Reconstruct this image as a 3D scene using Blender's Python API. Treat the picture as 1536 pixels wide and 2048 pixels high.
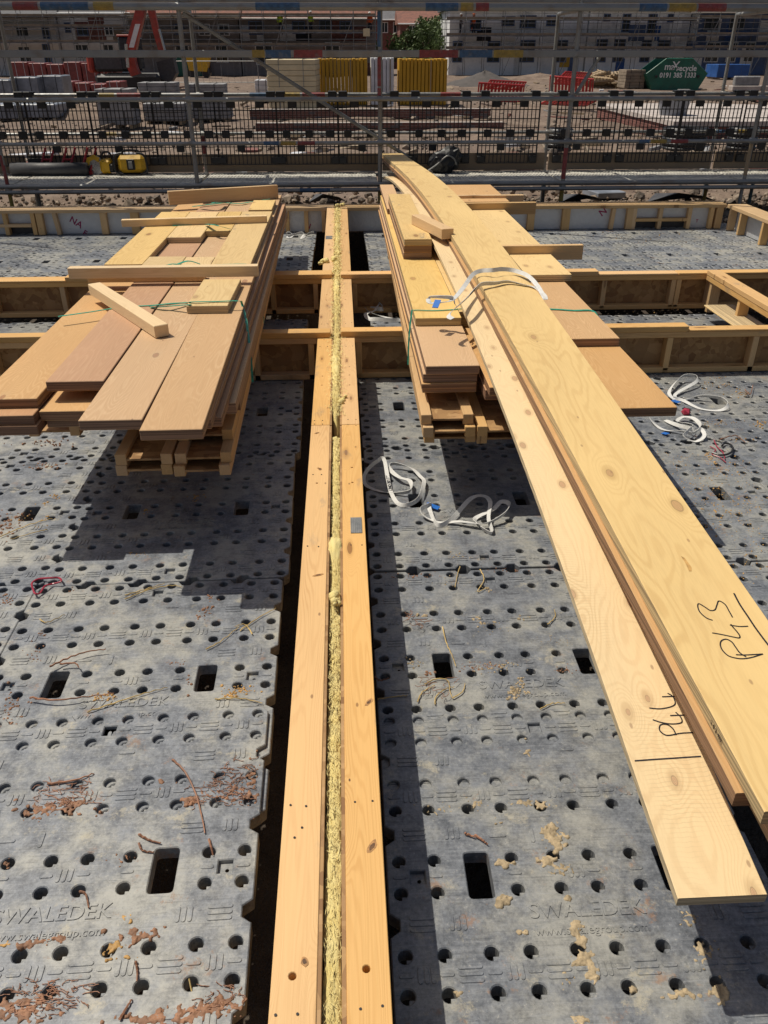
import bpy, bmesh, math, random
from mathutils import Vector, Euler, Matrix
random.seed(7)
S = bpy.context.scene
for o in list(bpy.data.objects): bpy.data.objects.remove(o)
R = math.radians
COL = S.collection
# ------------------------------------------------------------------ camera
H = 2.014                                   # eye height over the plastic deck (z = 0)
FPX, CX, CY = 1600.0, 768.0, 1024.0
TH = R(30.0); PS = math.atan(91*math.cos(TH)/FPX)
cam_d = bpy.data.cameras.new('camera'); cam = bpy.data.objects.new('camera', cam_d); COL.objects.link(cam)
cam.location = (0, 0, H); cam.rotation_euler = (R(90)-TH, 0, -PS)
cam_d.sensor_fit = 'VERTICAL'; cam_d.sensor_height = 36.0; cam_d.lens = FPX/2048*36.0
cam_d.clip_start = 0.05; cam_d.clip_end = 3000
S.camera = cam
# ------------------------------------------------------------------ light
w = bpy.data.worlds.new('World'); S.world = w; w.use_nodes = True
wn = w.node_tree; wn.nodes.clear()
sky = wn.nodes.new('ShaderNodeTexSky'); sky.sky_type = 'NISHITA'; sky.sun_disc = False
SUN = Vector((-0.47, 0.21, 1.0)).normalized()          # towards the sun
sky.sun_elevation = math.asin(SUN.z); sky.sun_rotation = math.atan2(SUN.x, SUN.y)
sky.air_density = 1.0; sky.dust_density = 4.0
bg = wn.nodes.new('ShaderNodeBackground'); bg.inputs['Strength'].default_value = 0.060
wo = wn.nodes.new('ShaderNodeOutputWorld')
wn.links.new(sky.outputs[0], bg.inputs['Color']); wn.links.new(bg.outputs[0], wo.inputs['Surface'])
sl = bpy.data.lights.new('sun', 'SUN'); sl.energy = 3.9; sl.angle = R(0.5); sl.color = (1.0, 0.93, 0.80)
so = bpy.data.objects.new('sun', sl); COL.objects.link(so); so.location = (-20, 10, 40)
so.rotation_euler = (-SUN).to_track_quat('-Z', 'Y').to_euler()
S.view_settings.view_transform = 'Standard'; S.view_settings.look = 'None'
S.view_settings.exposure = 0.0; S.view_settings.gamma = 1.0; S.view_settings.use_curve_mapping = False
try:
    S.cycles.use_denoising = True; S.cycles.max_bounces = 6; S.cycles.sample_clamp_indirect = 4
except Exception: pass

# ------------------------------------------------------------------ survey: photo pixel -> point of the place
_F = Vector((math.sin(PS)*math.cos(TH), math.cos(PS)*math.cos(TH), -math.sin(TH)))
_R = Vector((math.cos(PS), -math.sin(PS), 0)); _U = _R.cross(_F)
def ray(px, py): return _F + _R*((px-CX)/FPX) - _U*((py-CY)/FPX)
def G(px, py, z=0.0):
    r = ray(px, py); return Vector((0, 0, H)) + r*((z-H)/r.z)
def GY(px, py, Y):
    r = ray(px, py); return Vector((0, 0, H)) + r*(Y/r.y)

# ------------------------------------------------------------------ node helper
class NT:
    def __init__(s, name):
        s.m = bpy.data.materials.new(name); s.m.use_nodes = True; s.t = s.m.node_tree; s.t.nodes.clear()
        s.out = s.n('OutputMaterial'); s.b = s.n('BsdfPrincipled'); s.l(s.b.outputs[0], s.out.inputs['Surface'])
    def n(s, t, **kw):
        x = s.t.nodes.new('ShaderNode'+t)
        for k, v in kw.items(): setattr(x, k, v)
        return x
    def l(s, a, b): s.t.links.new(a, b)
    def set(s, sock, v):
        if isinstance(v, bpy.types.NodeSocket): s.l(v, sock)
        elif isinstance(v, (tuple, list)):
            sock.default_value = tuple(v) + ((1,) if len(v) == 3 and len(sock.default_value) == 4 else ())
        else: sock.default_value = v
    def math(s, op, a, b=0.0, c=None, clamp=False):
        x = s.n('Math', operation=op, use_clamp=clamp); s.set(x.inputs[0], a); s.set(x.inputs[1], b)
        if c is not None: s.set(x.inputs[2], c)
        return x.outputs[0]
    def vm(s, op, a, b):
        x = s.n('VectorMath', operation=op); s.set(x.inputs[0], a); s.set(x.inputs[1], b); return x.outputs[0]
    def noise(s, vec, scale=1.0, detail=3, rough=.55, dist=0.0):
        x = s.n('TexNoise'); s.set(x.inputs['Vector'], vec); x.inputs['Scale'].default_value = scale
        x.inputs['Detail'].default_value = detail; x.inputs['Roughness'].default_value = rough; x.inputs['Distortion'].default_value = dist
        return x.outputs['Fac']
    def vor(s, vec, scale=1.0, feature='F1', dim='3D'):
        x = s.n('TexVoronoi', feature=feature, voronoi_dimensions=dim); s.set(x.inputs['Vector'], vec); x.inputs['Scale'].default_value = scale; return x
    def ramp(s, v, a, b, lo=0.0, hi=1.0):
        x = s.n('MapRange', interpolation_type='SMOOTHSTEP'); s.set(x.inputs[0], v)
        for i, q in enumerate((a, b, lo, hi)): x.inputs[i+1].default_value = q
        return x.outputs[0]
    def mix(s, f, a, b, mode='MIX'):
        x = s.n('Mix', data_type='RGBA', blend_type=mode); s.set(x.inputs[0], f); s.set(x.inputs[6], a); s.set(x.inputs[7], b); return x.outputs[2]
    def bump(s, h, strength=.3, dist=.002):
        x = s.n('Bump'); s.set(x.inputs['Height'], h); x.inputs['Strength'].default_value = strength; x.inputs['Distance'].default_value = dist
        s.l(x.outputs[0], s.b.inputs['Normal'])
    def col(s, c): s.set(s.b.inputs['Base Color'], c)
    def rough(s, c): s.set(s.b.inputs['Roughness'], c)
    def metal(s, c): s.set(s.b.inputs['Metallic'], c)
    def objvec(s, rnd=True):
        v = s.n('TexCoord').outputs['Object']
        if not rnd: return v
        r = s.n('ObjectInfo').outputs['Random']; c = s.n('CombineXYZ')
        s.set(c.inputs[0], s.math('MULTIPLY', r, 53.7)); s.set(c.inputs[1], s.math('MULTIPLY', r, 91.3)); s.set(c.inputs[2], s.math('MULTIPLY', r, 17.1))
        return s.vm('ADD', v, c.outputs[0])
    def pos(s): return s.n('NewGeometry').outputs['Position']

def plain(name, c, rough=.6, metal=0.0, var=.12, scale=8.0, dirt=None, dirtamt=.5):
    k = NT(name); p = k.pos()
    n1 = k.noise(p, scale, 4); n2 = k.noise(p, scale*6, 3)
    col = k.mix(k.ramp(n1, .3, .7), tuple(x*(1-var) for x in c), tuple(min(1, x*(1+var)) for x in c))
    col = k.mix(k.math('MULTIPLY', k.ramp(n2, .45, .75), .35), col, tuple(x*(1-2*var) for x in c))
    if dirt: col = k.mix(k.math('MULTIPLY', k.ramp(k.noise(p, scale*.6, 5, .7), .5, .68), dirtamt), col, dirt)
    k.col(col); k.rough(k.ramp(n1, .2, .8, max(.05, rough-.1), min(1, rough+.1))); k.metal(metal)
    k.bump(n2, .15, .003); return k.m

def wood(name, c1, c2, knot=(.20, .10, .04), freq=42, line=.5, knots=.35, plies=None, fine=.22, dirt=.0, rough=.6, broad=(7, .75, 7), kscale=(4.2, 1.7), var=.16, checks=0.0, xk=9.0):
    k = NT(name); v = k.objvec()
    def sc(t): return k.vm('MULTIPLY', v, t)
    sx = k.n('SeparateXYZ'); k.l(v, sx.inputs[0])
    n1 = k.noise(sc(broad), 1.0, 2, .5)
    vk = k.vor(sc((kscale[0], kscale[1], 0.01)), 1.0, dim='2D')
    d = vk.outputs['Distance']; sel = k.n('SeparateColor'); k.l(vk.outputs['Color'], sel.inputs[0])
    on = k.math('LESS_THAN', sel.outputs[0], knots)
    rr_ = k.math('MULTIPLY_ADD', sel.outputs[1], .05, .03); dj = k.math('ADD', d, k.math('MULTIPLY_ADD', k.noise(sc((30, 20, 3)), 1, 3), .03, -.015)); kk = k.math('MULTIPLY', k.ramp(k.math('DIVIDE', dj, rr_), .8, 1.1, 1, 0), on); kw = k.math('MULTIPLY', k.ramp(d, .0, .42, 1, 0), on)
    h = k.math('ADD', k.math('MULTIPLY', n1, xk), k.math('MULTIPLY', sx.outputs[0], 5.0))
    h = k.math('ADD', h, k.math('MULTIPLY', kw, 1.5)); h = k.math('MULTIPLY', h, k.math('MULTIPLY_ADD', k.n('ObjectInfo').outputs['Random'], .7, .7))
    h = k.math('ADD', h, k.math('MULTIPLY', k.noise(sc((40, 3, 40)), 1, 2), .22))
    ln = k.math('POWER', k.ramp(k.math('SINE', k.math('MULTIPLY', h, freq*.62)), -1, 1), 3.4)
    patch = k.ramp(k.noise(sc((5, 1.2, 5)), 1, 3), .3, .7)
    col = k.mix(k.math('MULTIPLY', ln, k.math('MULTIPLY_ADD', patch, line*.75, line*.25)), c1, c2)
    fn = k.noise(sc((160, 5, 160)), 1.0, 3, .6)
    col = k.mix(k.math('MULTIPLY', k.ramp(fn, .35, .75), fine), col, tuple(x*.62 for x in c1))
    col = k.mix(k.math('MULTIPLY', k.ramp(k.noise(sc((3, .8, 3)), 1, 2), .35, .7), .45), col, tuple(min(1, x*1.16) for x in c1))
    col = k.mix(k.math('MULTIPLY', k.ramp(d, .06, .17, 1, 0), k.math('MULTIPLY', on, .45)), col, tuple(x*.8 for x in c2))
    col = k.mix(k.math('MULTIPLY', kk, .80), col, k.mix(k.ramp(k.math('SINE', k.math('MULTIPLY', dj, 420)), -1, 1), knot, tuple(min(1, x*1.7) for x in knot)))
    col = k.mix(k.math('MULTIPLY', k.math('MULTIPLY', k.ramp(k.math('ABSOLUTE', k.math('SUBTRACT', k.math('DIVIDE', dj, rr_), 1.0)), .0, .16, 1, 0), on), .55), col, tuple(x*.45 for x in knot))
    # small pin knots and resin specks
    vp = k.vor(sc((11, 5, 0.01)), 1.0, dim='2D'); s2 = k.n('SeparateColor'); k.l(vp.outputs['Color'], s2.inputs[0])
    pk = k.math('MULTIPLY', k.ramp(vp.outputs['Distance'], .03, .06, 1, 0), k.math('LESS_THAN', s2.outputs[1], knots*.35))
    col = k.mix(k.math('MULTIPLY', pk, .7), col, knot)
    if checks:
        cy = k.math('SINE', k.math('MULTIPLY', k.math('ADD', sx.outputs[1], k.math('MULTIPLY', k.noise(sc((20, 6, 1)), 1, 2), .02)), 520))
        cm = k.math('MULTIPLY', k.ramp(cy, .65, .98), k.ramp(k.noise(sc((6, 1.5, 1)), 1, 3), .45, .65))
        col = k.mix(k.math('MULTIPLY', cm, checks), col, tuple(x*.6 for x in c1))
    if dirt:
        dm = k.ramp(k.noise(sc((7, 2.5, 7)), 1, 5, .65), .60, .72)
        col = k.mix(k.math('MULTIPLY', dm, dirt), col, (.16, .15, .14))
    if plies:
        nz = k.n('SeparateXYZ'); k.l(k.n('TexCoord').outputs['Normal'], nz.inputs[0])
        edge = k.math('LESS_THAN', k.math('ABSOLUTE', nz.outputs[2]), .5)
        raw = k.n('SeparateXYZ'); k.l(k.n('TexCoord').outputs['Object'], raw.inputs[0])
        cz = k.n('CombineXYZ'); k.set(cz.inputs[0], k.math('MULTIPLY', sx.outputs[0], .8)); k.set(cz.inputs[1], k.math('MULTIPLY', sx.outputs[1], .8)); k.set(cz.inputs[2], k.math('MULTIPLY', raw.outputs[2], 330))
        pl = k.ramp(k.noise(cz.outputs[0], 1.0, 1), .38, .62)
        col = k.mix(edge, col, k.mix(pl, plies[0], plies[1]))
    r = k.n('ObjectInfo').outputs['Random']
    hs = k.n('HueSaturation'); k.set(hs.inputs['Color'], col); k.set(hs.inputs['Value'], k.math('MULTIPLY_ADD', r, var*2, 1-var))
    k.set(hs.inputs['Saturation'], k.math('MULTIPLY_ADD', k.math('FRACT', k.math('MULTIPLY', r, 7.3)), .2, .9))
    k.col(hs.outputs[0]); k.rough(k.ramp(fn, .2, .8, rough-.08, rough+.1))
    k.bump(k.math('ADD', k.math('MULTIPLY', fn, .6), k.math('MULTIPLY', ln, .4)), .22, .0012)
    return k.m

M = {}
M['lvl_yellow'] = wood('lvl_yellow', (.70, .49, .205), (.50, .30, .10), freq=24, line=.45, knots=.45, kscale=(5.0, 2.4), knot=(.34, .20, .09), plies=((.30, .22, .12), (.62, .47, .24)), dirt=.0, broad=(5, .9, 5), var=.08, xk=7)
M['lvl_yellow_old'] = wood('lvl_yellow_old', (.66, .46, .20), (.46, .28, .10), freq=30, line=.5, knots=.3, plies=((.30, .22, .12), (.60, .45, .24)), dirt=.75, broad=(5, .9, 5), var=.10, xk=7)
M['lvl_pale'] = wood('lvl_pale', (.72, .53, .27), (.52, .32, .13), freq=24, line=.55, knots=.8, kscale=(7.0, 3.6), knot=(.34, .20, .10), plies=((.36, .28, .16), (.66, .52, .30)), checks=.35, broad=(5, .9, 5), var=.03, xk=7)
M['lvl_brown'] = wood('lvl_brown', (.53, .325, .155), (.66, .445, .235), knot=(.24, .12, .06), freq=48, line=.6, knots=.16, plies=((.15, .085, .05), (.34, .20, .12)), broad=(6, .8, 6), var=.10, xk=8)
M['lvl_red'] = wood('lvl_red', (.49, .275, .145), (.60, .37, .205), knot=(.22, .10, .06), freq=44, line=.5, knots=.10, plies=((.13, .07, .045), (.30, .17, .105)), broad=(6, .8, 6), var=.08, xk=8)
M['plate'] = wood('plate', (.66, .41, .175), (.47, .24, .08), knot=(.17, .08, .03), freq=60, line=.5, knots=.40, broad=(9, .45, 9), kscale=(8, 1.9), dirt=.40, var=.07, xk=4)
M['stud'] = wood('stud', (.62, .41, .20), (.42, .23, .08), freq=55, line=.4, knots=.25, broad=(9, .5, 9), kscale=(7, 1.4), var=.10, xk=4)
M['batten'] = wood('batten', (.72, .52, .28), (.55, .35, .15), freq=55, line=.4, knots=.25, broad=(9, .5, 9), kscale=(9, 1.6), var=.10, xk=4)
M['flange'] = wood('flange', (.56, .36, .17), (.42, .24, .09), freq=55, line=.35, knots=.15, broad=(9, .5, 9), var=.10, xk=4)

def osb():
    k = NT('osb'); v = k.objvec()
    d = k.vm('ADD', k.vm('MULTIPLY', v, (1, 1, 1)), (0, 0, 0))
    vo = k.vor(k.vm('MULTIPLY', d, (26, 11, 26)), 1.0); s = k.n('SeparateColor'); k.l(vo.outputs['Color'], s.inputs[0])
    col = k.mix(s.outputs[0], (.26, .135, .05), (.46, .28, .115))
    vo2 = k.vor(k.vm('MULTIPLY', d, (12, 30, 12)), 1.0); s2 = k.n('SeparateColor'); k.l(vo2.outputs['Color'], s2.inputs[0])
    col = k.mix(k.math('GREATER_THAN', s2.outputs[1], .6), col, k.mix(s2.outputs[0], (.22, .11, .04), (.50, .31, .14)))
    col = k.mix(k.math('MULTIPLY', k.noise(d, 90, 3), .35), col, (.2, .1, .04))
    k.col(col); k.rough(.65); k.bump(s.outputs[1], .3, .002); return k.m
M['osb'] = osb()
def deck_mat():
    k = NT('deck_plastic'); p = k.pos(); oc = k.n('ObjectInfo').outputs['Color']
    sc = k.n('SeparateColor'); k.l(oc, sc.inputs[0]); amt = sc.outputs[0]; mud = sc.outputs[1]
    big = k.noise(p, 2.6, 10, .72); med = k.noise(p, 16, 9, .75); fin = k.noise(p, 85, 6, .78); gr = k.noise(p, 260, 3, .7)
    scr = k.noise(k.vm('MULTIPLY', p, (5, 150, 6)), 1, 4, .75); scr2 = k.noise(k.vm('MULTIPLY', p, (130, 7, 6)), 1, 4, .75)
    base = k.mix(k.ramp(fin, .3, .7), (.030, .034, .042), (.060, .066, .078))
    m0 = k.math('ADD', k.math('MULTIPLY', big, .35), k.math('ADD', k.math('MULTIPLY', med, .40), k.math('MULTIPLY', fin, .25)))
    f1 = k.math('MULTIPLY', k.ramp(m0, .36, .60, .18, 1.0), amt)
    col = k.mix(f1, base, k.mix(k.ramp(big, .42, .6), (.29, .312, .345), (.42, .415, .375)))  # pale bluish dust tone, also standing in for sun glare on the plastic
    col = k.mix(k.math('MULTIPLY', k.ramp(scr, .52, .74), .42), col, (.33, .34, .36)); col = k.mix(k.math('MULTIPLY', k.ramp(scr2, .56, .76), .25), col, (.30, .31, .33))
    col = k.mix(k.math('MULTIPLY', k.ramp(scr, .30, .46, 1, 0), .40), col, (.05, .055, .065))
    f2 = k.math('MULTIPLY', k.ramp(k.noise(k.vm('ADD', p, (3, 9, 2)), 7, 10, .8), .56, .66), k.math('MULTIPLY_ADD', amt, .5, .25))
    col = k.mix(f2, col, (.44, .40, .30))
    col = k.mix(k.math('MULTIPLY', k.ramp(fin, .60, .68), .55), col, (.46, .43, .36)); col = k.mix(k.math('MULTIPLY', k.ramp(gr, .60, .72), .5), col, (.04, .042, .048))
    f3 = k.math('MULTIPLY', k.ramp(k.noise(k.vm('ADD', p, (7, 3, 1)), 6, 10, .82), .58, .64), mud)
    col = k.mix(f3, col, k.mix(med, (.20, .095, .05), (.36, .20, .10)))
    k.col(col)
    k.rough(k.math('ADD', k.math('MULTIPLY_ADD', f1, .14, .34), k.math('MULTIPLY', f3, .2)))
    k.set(k.b.inputs['Specular IOR Level'], .5)
    k.bump(k.math('ADD', k.math('MULTIPLY', fin, .5), k.math('ADD', k.math('MULTIPLY', scr, .5), f3)), .30, .0014); return k.m
M['deck'] = deck_mat()
def foil():
    k = NT('foil_board'); v = k.objvec(); n = k.noise(v, 14, 4, .6, 1.0)
    k.col(k.mix(n, (.50, .51, .53), (.66, .67, .68))); k.metal(.35); k.rough(.45); k.bump(n, .6, .01); return k.m
M['foil'] = foil()
def wool():
    k = NT('mineral_wool'); p = k.pos(); n = k.noise(k.vm('MULTIPLY', p, (1.0, .28, 1.0)), 150, 6, .8); n2 = k.noise(p, 16, 3)
    c = k.mix(n2, (.78, .60, .19), (.84, .74, .38)); k.col(k.mix(k.math('MULTIPLY', k.ramp(n, .45, .78), .38), c, (.50, .36, .10))); k.rough(.95)
    k.bump(n, .9, .006); return k.m
M['wool'] = wool()
def soil(name, a, b, c, scale):
    k = NT(name); p = k.pos(); n = k.noise(p, scale, 8, .65); n2 = k.noise(p, scale*.12, 4); n3 = k.noise(p, scale*7, 4, .7)
    col = k.mix(k.ramp(n, .35, .65), a, b); col = k.mix(k.math('MULTIPLY', k.ramp(n2, .4, .65), .7), col, c)
    col = k.mix(k.math('MULTIPLY', k.ramp(n3, .5, .75), .4), col, tuple(x*.5 for x in a)); k.col(col); k.rough(.95); k.bump(k.math('ADD', n, n3), .8, .05); return k.m
M['soil'] = soil('soil', (.125, .085, .062), (.235, .175, .13), (.17, .125, .10), 1.1)
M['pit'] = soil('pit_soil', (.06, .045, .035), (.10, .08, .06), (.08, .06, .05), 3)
M['rock'] = plain('rock', (.27, .215, .165), .95, var=.4, scale=9)
M['rock_dark'] = plain('rock_dark', (.13, .105, .085), .95, var=.4, scale=9)
def galv():
    k = NT('galvanised'); p = k.pos(); n = k.noise(p, 20, 5, .7); n2 = k.noise(p, 5, 4)
    col = k.mix(n, (.20, .21, .21), (.38, .38, .37)); col = k.mix(k.math('MULTIPLY', k.ramp(n2, .5, .7), .5), col, (.20, .15, .11))
    k.col(col); k.metal(.55); k.rough(k.ramp(n, .3, .7, .35, .6)); k.bump(n, .2, .002); return k.m
M['galv'] = galv()
M['galv_light'] = plain('worn_galvanised', (.58, .56, .50), .6, .0, var=.2, scale=12, dirt=(.2, .16, .12), dirtamt=.4)
M['tube_blue'] = plain('tube_paint_blue', (.045, .105, .20), .5, var=.25, scale=20, dirt=(.2, .2, .2))
M['tube_red'] = plain('tube_paint_red', (.24, .045, .045), .5, var=.25, scale=20, dirt=(.2, .18, .17))
M['tube_yellow'] = plain('tube_paint_yellow', (.33, .23, .05), .5, var=.25, scale=20, dirt=(.2, .18, .15))
M['tube_teal'] = plain('tube_paint_teal', (.06, .13, .16), .5, var=.25, scale=20, dirt=(.2, .2, .2))
M['black'] = plain('black_plastic', (.018, .018, .020), .45, var=.2)
M['rubber'] = plain('grey_membrane', (.06, .06, .065), .55, var=.25)
M['web'] = plain('white_webbing', (.62, .62, .60), .8, var=.06, scale=60, dirt=(.4, .36, .3), dirtamt=.25)
M['ink'] = plain('ink', (.012, .012, .02), .7, var=.2)
M['blue_tag'] = plain('blue_tag', (.02, .14, .50), .5, var=.1)
M['green_strap'] = plain('green_strap', (.03, .33, .22), .35, var=.2, scale=30)
M['red_wire'] = plain('red_wire', (.35, .03, .06), .4)
M['purple_print'] = plain('purple_print', (.30, .02, .10), .6)
M['mud_red'] = plain('mud_red', (.27, .14, .08), .75, var=.35, scale=40)
M['mud_orange'] = plain('mud_orange', (.46, .27, .09), .7, var=.3, scale=40)
M['mud_tan'] = plain('mud_tan', (.38, .295, .18), .8, var=.3, scale=40)
M['straw'] = plain('straw', (.50, .36, .14), .7, var=.3)
M['root'] = plain('root', (.27, .13, .075), .6, var=.3)
M['red_pl'] = plain('red_plastic', (.42, .025, .03), .4, var=.2)
M['yellow_tool'] = plain('yellow_tool', (.62, .36, .02), .4, var=.15)
M['orange_steel'] = plain('orange_steel', (.36, .045, .03), .45, var=.2, scale=3, dirt=(.15, .1, .08))
M['steel'] = plain('bare_steel', (.45, .45, .45), .3, .8)
M['glass_dark'] = plain('dark_glass', (.03, .04, .05), .1, var=.2)
M['skip_green'] = plain('skip_green', (.012, .115, .075), .5, var=.2, scale=2, dirt=(.1, .09, .07), dirtamt=.3)
M['skip_blue'] = plain('skip_blue', (.015, .08, .28), .5, var=.2, scale=2)
M['white_paint'] = plain('white_paint', (.75, .75, .74), .6, var=.06, dirt=(.4, .36, .32), dirtamt=.3)
M['yellow_board'] = plain('yellow_board', (.52, .29, .015), .55, var=.08, scale=2)
M['cream_board'] = plain('cream_board', (.66, .56, .36), .65, var=.08, scale=3)
M['white_wrap'] = plain('white_wrap', (.62, .63, .66), .45, var=.1, scale=3)
M['block_grey'] = plain('block_grey', (.27, .27, .275), .85, var=.2, scale=3)
M['wrap_grey'] = plain('grey_wrap', (.22, .24, .28), .35, var=.3, scale=2)
M['brick_red'] = plain('brick_red', (.20, .085, .07), .85, var=.3, scale=4)
M['brick_wrap'] = plain('red_brick_wrap', (.24, .055, .05), .5, var=.25, scale=3)
def brick_one():
    k = NT('brick_one'); r = k.n('ObjectInfo').outputs['Random']; n = k.noise(k.pos(), 12, 4)
    c = k.mix(r, (.15, .06, .05), (.27, .125, .10)); c = k.mix(k.math('GREATER_THAN', r, .86), c, (.15, .14, .15)); k.col(k.mix(k.math('MULTIPLY', n, .5), c, (.10, .06, .05))); k.rough(.9); return k.m
M['brick_one'] = brick_one()
M['mortar'] = plain('mortar', (.36, .32, .29), .9, var=.15)
M['concrete'] = plain('concrete', (.45, .40, .37), .9, var=.15, scale=2)
M['toe_board'] = wood('toe_board', (.28, .20, .13), (.18, .12, .07), freq=50, line=.4, knots=.15, var=.12, dirt=.4)
M['pallet_wood'] = wood('pallet_wood', (.34, .25, .15), (.22, .15, .08), freq=50, line=.4, knots=.1, var=.2, dirt=.3)
M['wrap_white'] = plain('house_wrap', (.86, .87, .88), .6, var=.10, scale=.8, dirt=(.35, .36, .40), dirtamt=.5)
M['blue_wrap'] = plain('blue_wrap', (.08, .13, .26), .5, var=.3, scale=1)
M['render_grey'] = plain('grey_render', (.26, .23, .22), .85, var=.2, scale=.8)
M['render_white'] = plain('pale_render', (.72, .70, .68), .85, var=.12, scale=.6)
M['roof'] = plain('roof_tile', (.20, .085, .06), .8, var=.3, scale=3)
M['roof_grey'] = plain('roof_slate', (.12, .12, .13), .8, var=.25, scale=3)
M['pole'] = plain('scaffold_pole', (.24, .24, .24), .5, .4, var=.3, scale=3)
M['board_old'] = plain('scaffold_board', (.24, .19, .14), .85, var=.25, scale=2)
M['leaf'] = plain('leaf_green', (.085, .13, .035), .6, var=.45, scale=2)
M['bark'] = plain('bark', (.10, .07, .05), .9, var=.3)
M['skin'] = plain('skin', (.42, .25, .18), .6)
M['cloth_dark'] = plain('dark_cloth', (.03, .03, .04), .9)
M['cloth_grey'] = plain('grey_cloth', (.16, .16, .18), .9)
M['hivis_yellow'] = plain('hivis_yellow', (.42, .62, .03), .8)
M['hivis_orange'] = plain('hivis_orange', (.68, .13, .03), .8)
M['sand'] = plain('dark_sand', (.085, .075, .07), .95, var=.2, scale=3)

# ------------------------------------------------------------------ mesh helpers
WL = {}
class MB:
    def __init__(s): s.v = []; s.f = []; s.mi = []
    def add(s, vs, fs, mi=0):
        b = len(s.v); s.v += [tuple(x) for x in vs]; s.f += [tuple(b+i for i in f) for f in fs]; s.mi += [mi]*len(fs)
    def box(s, x0, x1, y0, y1, z0, z1, mi=0, mat=None):
        vs = [Vector((x, y, z)) for z in (z0, z1) for y in (y0, y1) for x in (x0, x1)]
        if mat is not None: vs = [mat @ q for q in vs]
        s.add(vs, [(0, 2, 3, 1), (4, 5, 7, 6), (0, 1, 5, 4), (2, 6, 7, 3), (0, 4, 6, 2), (1, 3, 7, 5)], mi)
    def cbox(s, x0, x1, y0, y1, z0, z1, c=.003, mi=0, mat=None):
        c = min(c, (x1-x0)*.3, (y1-y0)*.3, (z1-z0)*.3)
        xs, ys, zs = (x0, x1), (y0, y1), (z0, z1); vs = []; idx = {}
        for i in (0, 1):
            for j in (0, 1):
                for k in (0, 1):
                    sx, sy, sz = (1-2*i)*c, (1-2*j)*c, (1-2*k)*c
                    for a, q in enumerate(((0, sy, sz), (sx, 0, sz), (sx, sy, 0))):
                        idx[i, j, k, a] = len(vs); vs.append(Vector((xs[i]+q[0], ys[j]+q[1], zs[k]+q[2])))
        fs = []
        for i in (0, 1):
            fs.append([idx[i, 0, 0, 0], idx[i, 1, 0, 0], idx[i, 1, 1, 0], idx[i, 0, 1, 0]])
            fs.append([idx[0, i, 0, 1], idx[1, i, 0, 1], idx[1, i, 1, 1], idx[0, i, 1, 1]])
            fs.append([idx[0, 0, i, 2], idx[1, 0, i, 2], idx[1, 1, i, 2], idx[0, 1, i, 2]])
        for i in (0, 1):
            for j in (0, 1):
                fs.append([idx[i, j, 0, 0], idx[i, j, 1, 0], idx[i, j, 1, 1], idx[i, j, 0, 1]])
                fs.append([idx[i, 0, j, 0], idx[i, 1, j, 0], idx[i, 1, j, 2], idx[i, 0, j, 2]])
                fs.append([idx[0, i, j, 1], idx[1, i, j, 1], idx[1, i, j, 2], idx[0, i, j, 2]])
                for k in (0, 1): fs.append([idx[i, j, k, 0], idx[i, j, k, 1], idx[i, j, k, 2]])
        ctr = Vector(((x0+x1)/2, (y0+y1)/2, (z0+z1)/2)); out = []
        for f in fs:
            p = [vs[q] for q in f]; nrm = (p[1]-p[0]).cross(p[2]-p[0])
            if nrm.dot(sum(p, Vector())/len(p)-ctr) < 0: f = f[::-1]
            out.append(f)
        if mat is not None: vs = [mat @ q for q in vs]
        s.add(vs, out, mi)
    def tube(s, a, b, r, n=8, mi=0, r2=None, caps=True):
        a, b = Vector(a), Vector(b); d = (b-a).normalized(); u = d.orthogonal().normalized(); t = d.cross(u); r2 = r if r2 is None else r2
        vs = [p+(u*math.cos(2*math.pi*i/n)+t*math.sin(2*math.pi*i/n))*q for p, q in ((a, r), (b, r2)) for i in range(n)]
        fs = [(i, (i+1) % n, n+(i+1) % n, n+i) for i in range(n)]
        if caps: fs += [tuple(range(n))[::-1], tuple(range(n, 2*n))]
        s.add(vs, fs, mi)
    def pipe(s, pts, r, n=6, mi=0):
        pts = [Vector(p) for p in pts]; rings = []
        up = None
        for i, p in enumerate(pts):
            d = (pts[min(i+1, len(pts)-1)]-pts[max(i-1, 0)]).normalized()
            u = (d.orthogonal() if up is None else (up-d*up.dot(d))).normalized(); up = u; t = d.cross(u)
            q = r(i/(len(pts)-1)) if callable(r) else r
            rings.append([p+(u*math.cos(2*math.pi*k/n)+t*math.sin(2*math.pi*k/n))*q for k in range(n)])
        vs = [v for g in rings for v in g]; fs = []
        for i in range(len(pts)-1):
            for k in range(n): fs.append((i*n+k, i*n+(k+1) % n, (i+1)*n+(k+1) % n, (i+1)*n+k))
        fs += [tuple(range(n))[::-1], tuple((len(pts)-1)*n+k for k in range(n))]; s.add(vs, fs, mi)
    def prism(s, poly, y0, y1, mi=0):          # poly in (x, z)
        n = len(poly); vs = [(x, y0, z) for x, z in poly]+[(x, y1, z) for x, z in poly]
        s.add(vs, [tuple(range(n)), tuple(range(2*n-1, n-1, -1))]+[(i, n+i, n+(i+1) % n, (i+1) % n) for i in range(n)], mi)
    def mesh(s, name, mats):
        me = bpy.data.meshes.new(name); me.from_pydata(s.v, [], s.f); me.update()
        for m in (mats if isinstance(mats, (list, tuple)) else [mats]): me.materials.append(M[m] if isinstance(m, str) else m)
        if isinstance(mats, (list, tuple)) and len(mats) > 1: me.polygons.foreach_set('material_index', s.mi)
        bm = bmesh.new(); bm.from_mesh(me); bmesh.ops.recalc_face_normals(bm, faces=bm.faces); bm.to_mesh(me); bm.free()
        return me
def smooth(me): me.polygons.foreach_set('use_smooth', [True]*len(me.polygons)); return me
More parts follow.
